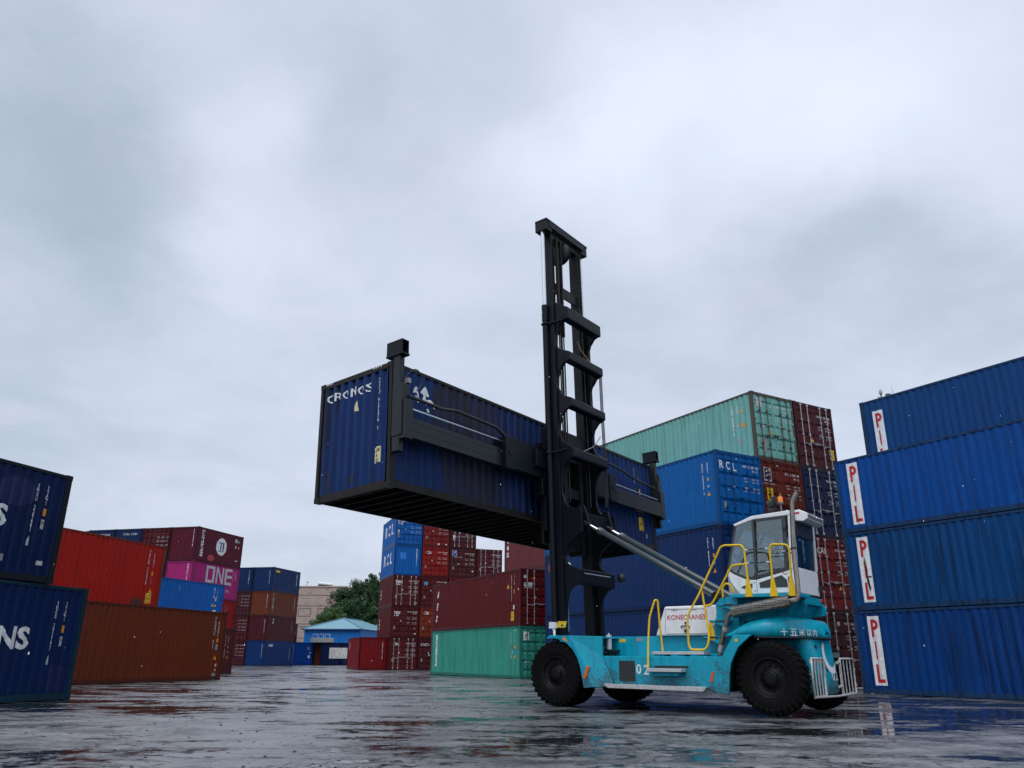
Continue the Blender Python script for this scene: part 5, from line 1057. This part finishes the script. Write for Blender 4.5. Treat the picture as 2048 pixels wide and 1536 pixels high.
# ------------------------------------------------------------------ mast
TL = 0.027
MM = Matrix.Translation((0, 0, 0.7)) @ Matrix.Rotation(TL, 4, 'Y')
arms = [(9.18, 9.53), (7.95, 8.20), (6.63, 6.87), (5.24, 5.50), (2.05, 2.42)]
rear = [(0.57, 9.78), (0.27, 9.77), (0.02, 9.60), (-0.10, 9.53), (-0.10, 9.20), (0.06, 9.16), (0.20, 9.02), (0.28, 8.80), (0.30, 8.50), (0.28, 8.42), (0.20, 8.33), (-0.10, 8.20), (-0.10, 7.95), (0.06, 7.90), (0.21, 7.75), (0.28, 7.55), (0.30, 7.25), (0.24, 7.10), (0.14, 6.98),
        (-0.10, 6.87), (-0.10, 6.63), (0.08, 6.56), (0.22, 6.40), (0.28, 6.20), (0.30, 5.95), (0.22, 5.72), (-0.10, 5.50), (-0.10, 5.24), (0.10, 5.17), (0.22, 5.02), (0.27, 4.80), (0.28, 4.36), (0.22, 4.10), (0.10, 3.98), (-0.06, 3.90), (-0.26, 3.92), (-0.26, 3.30), (-0.06, 3.20), (0.20, 3.0), (0.28, 2.75),
        (0.24, 2.58), (0.10, 2.48), (-0.10, 2.42), (-0.10, 2.05), (0.10, 1.98), (0.22, 1.82), (0.28, 1.6), (0.30, 0.9), (0.28, -0.15)]
om = MB(MM)
for s_ in (1, -1):
    om.box(0.30, 0.66, s_*0.79, s_*0.93, -0.15, 9.74)
    om.prism(rear+[(0.60, -0.15), (0.60, 9.70)], s_*0.775, s_*0.87)
    # pressed swage lines on the side plates
    for z in (9.30, 8.02): om.tube(fillet([(0.30, s_*0.875, z-0.35), (0.20, s_*0.875, z-0.28), (0.0, s_*0.875, z+0.02)], 0.08), 0.014, 5)
omo = om.build('outer_mast', blk, TRK, 0.012)
for z0, z1 in arms:
    b_ = MB(MM); b_.prism([(-0.115, z0), (-0.125, z0+0.05), (-0.125, z1-0.03), (-0.105, z1), (0.12, z1+0.01), (0.12, z0)], -0.865, 0.865); b_.build('cross_beam', blk, omo, 0.01)
b_ = MB(MM); b_.box(-0.20, -0.08, -0.60, 0.60, 3.50, 3.82); b_.build('cross_beam', blk, omo, 0.01)
for Y in (0.58, -0.58):
    e_ = MB(MM); e_.prism([(-0.02, 4.02), (-0.20, 4.0), (-0.33, 3.52), (-0.30, 3.36), (-0.05, 3.25)], Y-0.035, Y+0.035); e_.build('tilt_lug', blk, omo, 0.008)
    t_ = MB(MM); t_.cyl((-0.24, Y-0.16, 3.50), (-0.24, Y+0.16, 3.50), 0.06, 12); t_.build('tilt_pin', blk, omo)
# inner mast
im = MB(MM)
for s_ in (1, -1):
    im.box(0.43, 0.70, s_*0.60, s_*0.765, 0.1, 12.12)
im.box(0.32, 0.74, -1.10, 1.10, 12.38, 12.44); im.box(0.32, 0.38, -0.95, 0.95, 12.2, 12.38)
for s_ in (1, -1): im.box(0.34, 0.74, s_*1.09, s_*0.80, 12.08, 12.38)
im.box(0.45, 0.50, -0.60, 0.60, 10.22, 10.56)
im.box(0.44, 0.54, -0.60, 0.60, 5.75, 6.08)
im.box(0.44, 0.70, -0.60, 0.60, 12.0, 12.2)
imo = im.build('inner_mast', blk2, TRK, 0.01)
sh = MB(MM); sh.lathe([(0.0, -0.07), (0.34, -0.07), (0.36, -0.04), (0.31, 0), (0.36, 0.04), (0.34, 0.07), (0.0, 0.07)], 30, (0.56, 0.10, 11.72)); sh.build('hose_sheave', blk2, imo)
for y in (0.575, 0.36, -0.66):
    ch = MB(MM); n = 74
    ch.tube([(0.37, y, 4.2), (0.37, y, 11.95)], 0.020, 5)
    for i in range(n): z = 8.9+i*0.042 ; ch.box(0.335, 0.405, y-0.032, y+0.032, z, z+0.024)
    ch.build('lift_chain', plain('chain_steel', (0.035, 0.034, 0.030), 0.45, 0.6, 0.4), imo)
for s_ in (1, -1):
    lc = MB(MM); lc.cyl((0.55, s_*0.995, 0.1), (0.55, s_*0.995, 9.35), 0.082, 18); lc.cyl((0.55, s_*0.995, 9.22), (0.55, s_*0.995, 9.70), 0.092, 18); lco = lc.build('lift_cylinder', blk, TRK)
    l2 = MB(MM); l2.cyl((0.55, s_*0.995, 9.7), (0.55, s_*0.995, 12.10), 0.056, 18); l2.build('piston_rod', chrome, lco)
    for z in (9.12, 5.42):
        c_ = MB(MM); ring = [(0.55+0.10*math.cos(2*PI*i/16), s_*0.995+0.10*math.sin(2*PI*i/16), z) for i in range(16)]; c_.tube(ring, 0.022, 6, closed=True); c_.tube([(0.52, s_*1.02, z), (0.2, s_*0.90, z+0.04), (0.05, s_*0.87, z+0.06)], 0.02, 6); c_.build('pipe_clamp', blk, lco)
# hoses
for q in range(2):
    h_ = MB(MM); d = 0.03*q; h_.tube(fillet([(0.34, -0.30-d, 9.0), (0.30, -0.36-d, 8.75), (0.12, -0.55-d, 8.35), (-0.02, -0.84-d, 8.2), (-0.04, -0.92-d, 8.0)], 0.2, 5), 0.014, 6); h_.build('hydraulic_hose', plain('hose_brass', (0.22, 0.15, 0.05), 0.4, 0.4), omo)
for i, y in enumerate((-0.895, -0.93, -0.965)):
    h_ = MB(MM); x = 0.02-0.015*i; h_.tube([(x, y, 8.1), (x+0.01, y, 6.8), (x, y, 5.4), (x+0.03, y, 4.2)], 0.013, 6); h_.build('hydraulic_hose', rubber_h, omo)
h_ = MB(MM); h_.tube([(0.44, 0.37, 11.8), (0.44, 0.37, 9.2), (0.44, 0.37, 5.0)], 0.034, 8); h_.build('hydraulic_hose', rubber_h, omo)
h_ = MB(MM); h_.tube([(0.40, 0.30, 8.4), (0.40, 0.30, 5.2)], 0.014, 6); h_.build('hydraulic_hose', rubber_h, omo)
h_ = MB(MM); h_.tube(fillet([(-0.05, 0.75, 5.25), (0.15, 0.8, 5.22), (0.18, -0.7, 5.9), (0.1, -0.9, 6.2)], 0.3, 6), 0.012, 6); h_.build('hydraulic_hose', plain('hose_pale', (0.35, 0.35, 0.35), 0.4), omo)
lw = MB(MM); lw.tube([(-0.06, -0.86, 2.26), (-0.10, -1.18, 2.24)], 0.025, 6); lw.lathe([(0.0, -0.07), (0.10, -0.06), (0.115, 0.0), (0.09, 0.06), (0.0, 0.08)], 18, (-0.12, -1.20, 2.34)); lw.build('work_lamp', dk, omo)
l_ = MB(MM); l_.box(-0.135, -0.127, -0.62, 0.62, 2.30, 2.325); l_.build('light_strip', plain('strip_grey', (0.35, 0.37, 0.40), 0.3), omo)
p_ = MB(MM); p_.box(0.29, 0.298, 0.742, 0.80, 0.95, 1.5); p_.build('reflective_tape', plain('tape_blue', (0.10, 0.20, 0.30), 0.4), omo)
# carriage behind the mast
ca = MB(MM)
for z0, z1 in ((5.35, 5.70), (4.35, 4.62), (3.0, 3.35)): ca.box(0.50, 0.78, -0.45, 0.45, z0, z1)
for s_ in (1, -1): ca.box(0.45, 0.92, s_*0.30, s_*0.44, 2.9, 5.8); ca.box(0.70, 0.86, s_*0.44, s_*1.0, 3.4, 5.3)
ca.box(0.80, 0.88, -1.0, 1.0, 3.1, 5.4)
ca.build('carriage', blk2, TRK, 0.01)
# tilt cylinders
for Y in (0.56, -0.52):
    a = Vector((-0.16, Y, 4.225)); b = Vector((-3.46, Y, 2.335)); d = (b-a).normalized()
    tc = MB(); p0 = a+d*0.36; tc.tube([p0, p0+d*0.16, p0+d*0.17, b], [0.086, 0.086, 0.072, 0.072], 18); tco = tc.build('tilt_cylinder', paint('cylinder_grey', (0.028, 0.038, 0.046), 0.03, 0.15, 0.20, spec=0.6), TRK)
    MB().cyl(a-d*0.05, p0, 0.038, 14).build('piston_rod', chrome, tco)
    e_ = MB(); e_.cyl(a-d*0.12, a+d*0.08, 0.075, 12); e_.cyl((b.x, Y-0.12, b.z), (b.x, Y+0.12, b.z), 0.09, 14); e_.build('cylinder_eye', blk, tco)
    u_ = Vector((-d.z, 0, d.x)); u_ = -u_ if u_.z > 0 else u_
    pl = MB(); q = Vector((0, -0.10, 0)); pl.tube([p0+d*0.25+q-u_*0.03, b-d*0.3+q-u_*0.03], 0.016, 6)
    for t in (0.25, 0.55, 0.8): m_ = p0.lerp(b, t)+q-u_*0.03; pl.box(m_.x-0.03, m_.x+0.03, m_.y-0.02, m_.y+0.05, m_.z-0.03, m_.z+0.03)
    pl.build('cylinder_pipe', plain('pipe_zinc', (0.30, 0.31, 0.32), 0.35, 0.6), tco)

# ------------------------------------------------------------------ spreader and the container it holds
e1 = Vector((0.60964411, 0.79262935, -0.00853054)); e2 = Vector((-0.79162892, 0.60887464, -0.05094433)); e2 = (e2-e1*e1.dot(e2)).normalized(); e3 = e1.cross(e2)
oc = Vector((-2.59078013, 16.38374675, 4.44678967))
CM = Matrix.Identity(4)
for i in range(3): CM[i][0] = e1[i]; CM[i][1] = e2[i]; CM[i][2] = e3[i]; CM[i][3] = oc[i]
SM = TM.inverted() @ CM      # container-corner frame expressed in truck coordinates
sgr = paint('spreader_black', (0.009, 0.013, 0.017), 0.05, 0.5, 0.36, 0.4, chalk=(0.3, 0.34, 0.38), spec=0.3)
sp = MB(SM)
sp.box(3.78, 8.42, -0.52, -0.16, 1.02, 1.84)
sp.box(4.6, 7.6, -0.62, -0.50, 1.25, 1.70); sp.box(5.2, 7.0, -0.30, -0.16, 1.8, 2.1); sp.box(4.9, 7.3, -0.56, -0.3, 0.55, 1.02)
sp.box(5.3, 5.5, -0.62, -0.3, 1.8, 2.5); sp.box(6.7, 6.9, -0.62, -0.3, 1.8, 2.5)
spo = sp.build('spreader_frame', blk, TRK, 0.012)
for u0, u1 in ((3.42, 3.80), (8.40, 8.78)):
    c_ = MB(SM); c_.box(u0, u1, -0.54, -0.13, 0.99, 1.80); c_.mat = 1; c_.cyl(((u0+u1)/2, -0.545, 1.42), ((u0+u1)/2, -0.56, 1.42), 0.07, 14); c_.build('spreader_collar', [blk, blk2], spo, 0.01)
for nm, ua, ub in (('l', 0.18, 3.42), ('r', 8.78, 12.06)):
    b_ = MB(SM); b_.box(ua, ub, -0.40, -0.17, 1.05, 1.50); b_.box(ua, ub, -0.405, -0.40, 1.40, 1.44); b_.box(ua, ub, -0.405, -0.40, 1.20, 1.22); bo = b_.build('telescopic_beam', sgr, TRK, 0.008)
    r_ = MB(SM)
    if nm == 'l': r_.cyl((0.15, -0.38, 1.70), (3.5, -0.38, 1.70), 0.024, 10)
    else: r_.cyl((8.6, -0.38, 1.62), (11.7, -0.38, 1.58), 0.020, 10)
    r_.build('piston_rod', chrome, bo)
    h_ = MB(SM)
    if nm == 'l': h_.tube(fillet([(0.16, -0.36, 1.99), (1.26, -0.36, 1.97), (1.75, -0.36, 2.06), (3.30, -0.36, 2.02), (3.7, -0.38, 1.8)], 0.12, 4), 0.040, 8)
    else: h_.tube(fillet([(8.3, -0.36, 2.25), (9.6, -0.36, 2.15), (10.2, -0.36, 2.02), (11.7, -0.36, 1.95)], 0.2, 4), 0.034, 8)
    h_.build('hydraulic_hose', rubber_h, bo)
    f = (lambda u: u) if nm == 'l' else (lambda u: 12.192-u)
    a_ = MB(SM)
    a_.box(f(0.0), f(0.15), -0.23, -0.03, 2.20, 2.98); a_.box(f(-0.01), f(0.22), -0.33, -0.03, 1.08, 2.28); a_.box(f(0.01), f(0.15), -0.24, -0.03, 0.74, 1.10)
    a_.box(f(0.02), f(0.27), -0.41, -0.10, 1.0, 1.9)
    ao = a_.build('spreader_arm', sgr, TRK, 0.008)
    t_ = MB(SM); z0, z1 = 3.0, 3.34
    t_.box(f(-0.03), f(0.0), -0.32, 0.17, z0, z1); t_.box(f(0.16), f(0.19), -0.32, 0.17, z0, z1); t_.box(f(-0.03), f(0.19), 0.14, 0.17, z0, z1); t_.box(f(-0.03), f(0.19), -0.32, 0.17, z1-0.03, z1+0.001); t_.box(f(-0.04), f(0.20), -0.34, 0.18, z0-0.03, z0+0.02); t_.box(f(0.03), f(0.12), -0.2, 0.1, z0+0.03, z1-0.05)
    t_.build('twistlock_head', blk, ao, 0.006)
    if nm == 'l':
        h_ = MB(SM); h_.tube(fillet([(0.14, -0.24, 2.45), (0.36, -0.34, 2.72), (0.62, -0.28, 2.70), (0.66, -0.26, 2.42), (0.45, -0.34, 2.2)], 0.18, 5), 0.014, 6); h_.build('hydraulic_hose', rubber_h, ao)
        k_ = MB(SM); k_.box(0.16, 0.26, -0.34, -0.22, 2.32, 2.44); k_.build('valve_block', plain('valve_zinc', (0.30, 0.30, 0.31), 0.4, 0.4), ao)
    else:
        k_ = MB(SM); k_.box(f(-0.12), f(0.0), -0.26, -0.14, 2.10, 2.55); k_.build('valve_block', dk, ao)
        k_ = MB(SM); k_.box(f(-0.15), f(-0.05), -0.28, -0.16, 1.95, 2.10); k_.build('sensor_box', plain('lamp_grey', (0.10, 0.105, 0.11)), ao)
# container
CMc = CM @ Matrix.Translation((L40/2, W/2, 0))
def horse():
    out = []
    P = [[(-0.36, 0.02), (-0.33, 0.14), (-0.27, 0.19), (-0.20, 0.16), (-0.15, 0.05), (-0.13, -0.08), (-0.20, -0.02), (-0.27, 0.04)],
         [(-0.30, -0.02), (-0.22, -0.06), (-0.12, -0.14), (-0.16, -0.17), (-0.27, -0.12)],
         [(-0.10, 0.10), (-0.05, 0.20), (0.03, 0.27), (0.10, 0.27), (0.15, 0.18), (0.19, 0.08), (0.15, 0.05), (0.10, 0.09), (0.09, -0.02), (0.02, -0.10), (-0.06, -0.06), (-0.02, 0.03)],
         [(0.02, -0.10), (0.09, -0.03), (0.20, -0.01), (0.34, -0.08), (0.40, -0.19), (0.36, -0.18), (0.30, -0.10), (0.18, -0.08), (0.12, -0.16), (0.06, -0.16)],
         [(0.12, -0.25), (0.17, -0.24), (0.20, -0.33), (0.15, -0.32)]]
    for p in P: out.append(('s', poly2d([(x, z) for x, z in p]), 1.05, 2.30, 'white', 0.006))
    return out
dec = [T('e', ch, a, z, 0.21, 'white', 0.20, 0.005, 0.006) for ch, a, z in zip('CRONOS', (0.34, 0.60, 0.88, 1.15, 1.40, 1.66), (2.49, 2.49, 2.48, 2.47, 2.46, 2.46))]
dec += [TV('e', 'CRSU 917376 1', 2.02, 1.96, 1.22, 0.07, 'white', 0.0), RC('e', 2.00, 0.78, 0.21, 0.36, 'cream'), T('e', 'ALLM', 2.0, 0.88, 0.085, 'black', 0.17, 0.01, 0.009), T('e', '96', 2.0, 0.76, 0.085, 'black', 0.09, 0.01, 0.009), T('e', 'HIG', 2.0, 0.65, 0.085, 'black', 0.14, 0.01, 0.009),
        ('e', poly2d([(-0.10, -0.12), (-0.04, -0.08), (0.03, -0.11), (0.09, -0.10), (0.07, 0.04), (0.06, 0.15), (0.01, 0.08)]), 1.24, 2.06, 'cream', 0.005),
        RC('e', 0.40, 0.45, 0.14, 0.5, 'rust'), RC('e', 1.2, 0.36, 0.16, 0.16, 'rust'), RC('e', 0.62, 1.02, 0.10, 0.30, 'patch'), RC('e', 1.95, 2.35, 0.14, 0.30, 'patch'),
        TV('s', 'CRSU 9173', 11.02, 2.0, 1.2, 0.08), TV('s', '45G1', 11.30, 2.35, 0.45, 0.08), RC('s', 11.32, 1.85, 0.14, 0.2, 'yellow'), RC('s', 11.26, 0.78, 0.30, 0.42, 'yellow'), T('s', "9'6\"", 11.26, 0.76, 0.1, 'black', 0.2, 0.02, 0.008), RC('s', 11.5, 0.42, 0.06, 0.14, 'dirty')]
dec += horse()
# old soot-brown overpaint on the lifted box, following single corrugations
cron = container('dark navy container hanging from the lift truck, CRONOS lettering and a white horse mark', L40, HC, (0.007, 0.042, 0.185), matrix=CMc, decals=dec, cast=True, rust=0.35, streak=0.5, frame_col=(0.022, 0.019, 0.017), under=True, minus='wall', plus='door', fade=0.25, soot=(-5.0, -0.9))
hz = MB(); fe = Face('e', L40, HC, 'corr')
for a0 in (0.18, 0.24, 0.30, 0.36, 1.80, 1.88, 1.96, 2.04): hz.add([fe.P(a0, HC-0.055, -0.004), fe.P(a0+0.035, HC-0.055, -0.004), fe.P(a0+0.05, HC-0.02, -0.004), fe.P(a0+0.015, HC-0.02, -0.004)], [(0, 1, 2, 3)])
hz.build('hazard_stripe', ink('white'), cron)
# ------------------------------------------------------------------ light: overcast sky, soft sun, cloud deck
SUN_EL, SUN_AZ = R(58), R(205)      # azimuth clockwise from +Y (behind the camera, left)
wd = bpy.data.worlds.new('World'); S.world = wd; wd.use_nodes = True; t = wd.node_tree; t.nodes.clear()
class WT(NT):
    def __init__(s, tree): s.t = tree
w = WT(t); out = w.n('ShaderNodeOutputWorld'); bg = w.n('ShaderNodeBackground')
sky = w.n('ShaderNodeTexSky', sky_type='NISHITA', sun_disc=False); sky.sun_elevation = SUN_EL; sky.sun_rotation = SUN_AZ; sky.air_density = 1.0; sky.dust_density = 3.0
tc = w.n('ShaderNodeTexCoord'); dr = tc.outputs['Generated']
sx = w.n('ShaderNodeSeparateXYZ'); w.l(dr, sx.inputs[0])
zc = w.math('ADD', w.math('MAXIMUM', sx.outputs[2], 0.0), 0.22)
pl = w.n('ShaderNodeCombineXYZ'); w.l(w.math('DIVIDE', sx.outputs[0], zc), pl.inputs[0]); w.l(w.math('DIVIDE', sx.outputs[1], zc), pl.inputs[1])
n1 = w.noise(pl.outputs[0], 1.5, 8, 0.58, 0.3); n2 = w.noise(w.mapping(pl.outputs[0], (1, 1, 1), (5.3, 2.1, 0)), 3.6, 8, 0.60, 0.4)
# direction jitter so that the broad light and dark areas get cloudy borders
nv = w.n('ShaderNodeTexNoise'); nv.inputs['Scale'].default_value = 2.6; nv.inputs['Detail'].default_value = 6; nv.inputs['Roughness'].default_value = 0.55; w.l(dr, nv.inputs[0])
jt = w.n('ShaderNodeVectorMath', operation='MULTIPLY_ADD'); w.l(nv.outputs['Color'], jt.inputs[0]); jt.inputs[1].default_value = (0.30, 0.30, 0.30); w.l(dr, jt.inputs[2])
jo = w.n('ShaderNodeVectorMath', operation='SUBTRACT'); w.l(jt.outputs[0], jo.inputs[0]); jo.inputs[1].default_value = (0.15, 0.15, 0.15)
jn = w.n('ShaderNodeVectorMath', operation='NORMALIZE'); w.l(jo.outputs[0], jn.inputs[0])
def sky_dir(az, el): return Vector((math.sin(R(az))*math.cos(R(el)), math.cos(R(az))*math.cos(R(el)), math.sin(R(el))))
acc = 0.0
#          azimuth elevation radius amount : lighter and darker banks of the cloud deck
BANKS = [(8.8, 34.6, 6, 0.16), (20, 37, 7, 0.13), (31, 38, 8, 0.16), (-23, 35.6, 4, 0.11), (-20, 28, 4.5, 0.11), (3, 31, 4, 0.05), (12, 41, 6, 0.07), (-29.5, 27, 6, -0.11), (-35, 33, 6, -0.10), (-31, 11, 8, -0.055), (-14, 39, 5, -0.06), (22.5, 26.5, 4, -0.08), (33, 21, 5, -0.08), (28, 28.7, 3, -0.05), (14, 27, 4, 0.05), (-9, 24, 5, 0.03), (0, 38, 3.5, -0.04), (36, 31, 4, 0.06), (-38, 15, 8, -0.04), (10, 18, 6, -0.03), (16, 33, 2.5, -0.05), (-6, 33, 3, -0.04), (25, 34, 3, 0.05)]
for az, el, rad, amt in BANKS:
    dn = w.n('ShaderNodeVectorMath', operation='DOT_PRODUCT'); w.l(jn.outputs[0], dn.inputs[0]); dn.inputs[1].default_value = sky_dir(az, el)
    k = 1.0/(1-math.cos(R(rad)))
    e = w.math('EXPONENT', w.math('MULTIPLY', w.math('SUBTRACT', dn.outputs['Value'], 1.0), k))
    acc = w.math('ADD', w.math('MULTIPLY', e, amt*SKY_GAIN), acc)
base = w.math('ADD', w.math('ADD', acc, SKY_BASE), w.math('ADD', w.math('MULTIPLY', w.math('SUBTRACT', n1, 0.5), 0.26), w.math('MULTIPLY', w.math('SUBTRACT', n2, 0.5), 0.16)))
tint = w.mix(w.ramp(base, 0.46, 0.80), (0.750, 0.885, 1.050, 1), (0.870, 0.942, 1.105, 1))
lav = w.mix(w.ramp(n2, 0.50, 0.66, 0, 0.55), tint, (0.875, 0.92, 1.10, 1))
cl = w.n('ShaderNodeVectorMath', operation='SCALE'); w.l(lav, cl.inputs[0]); w.l(base, cl.inputs['Scale'])
# the deck is brighter overhead and behind the viewer, outside this view
up = w.ramp(sx.outputs[2], 0.70, 0.98, 1.0, ZENITH); back = w.ramp(sx.outputs[1], 0.25, -0.7, 1.0, BACK)
c2 = w.n('ShaderNodeVectorMath', operation='SCALE'); w.l(cl.outputs[0], c2.inputs[0]); w.l(w.math('MULTIPLY', up, back), c2.inputs['Scale'])
sk = w.n('ShaderNodeVectorMath', operation='SCALE'); w.l(sky.outputs[0], sk.inputs[0]); sk.inputs['Scale'].default_value = 0.02
ad = w.n('ShaderNodeVectorMath', operation='ADD'); w.l(c2.outputs[0], ad.inputs[0]); w.l(sk.outputs[0], ad.inputs[1])
w.l(ad.outputs[0], bg.inputs[0]); bg.inputs[1].default_value = 1.0; w.l(bg.outputs[0], out.inputs[0])

sl = bpy.data.lights.new('sun', 'SUN'); sl.energy = SUN_E; sl.angle = R(35); sl.color = (1.0, 0.97, 0.93)
so = bpy.data.objects.new('sun', sl); COL.objects.link(so)
sd = Vector((math.sin(SUN_AZ)*math.cos(SUN_EL), math.cos(SUN_AZ)*math.cos(SUN_EL), math.sin(SUN_EL)))
so.rotation_euler = (-sd).to_track_quat('-Z', 'Y').to_euler(); so.location = sd*60

S.view_settings.view_transform = 'Standard'; S.view_settings.look = 'None'; S.view_settings.gamma = 1.0; S.view_settings.exposure = EXPO
S.render.engine = 'CYCLES'; S.cycles.use_denoising = True; S.cycles.max_bounces = 8; S.cycles.transparent_max_bounces = 12; S.cycles.caustics_reflective = False; S.cycles.caustics_refractive = False
S.render.resolution_x = 1024; S.render.resolution_y = 768
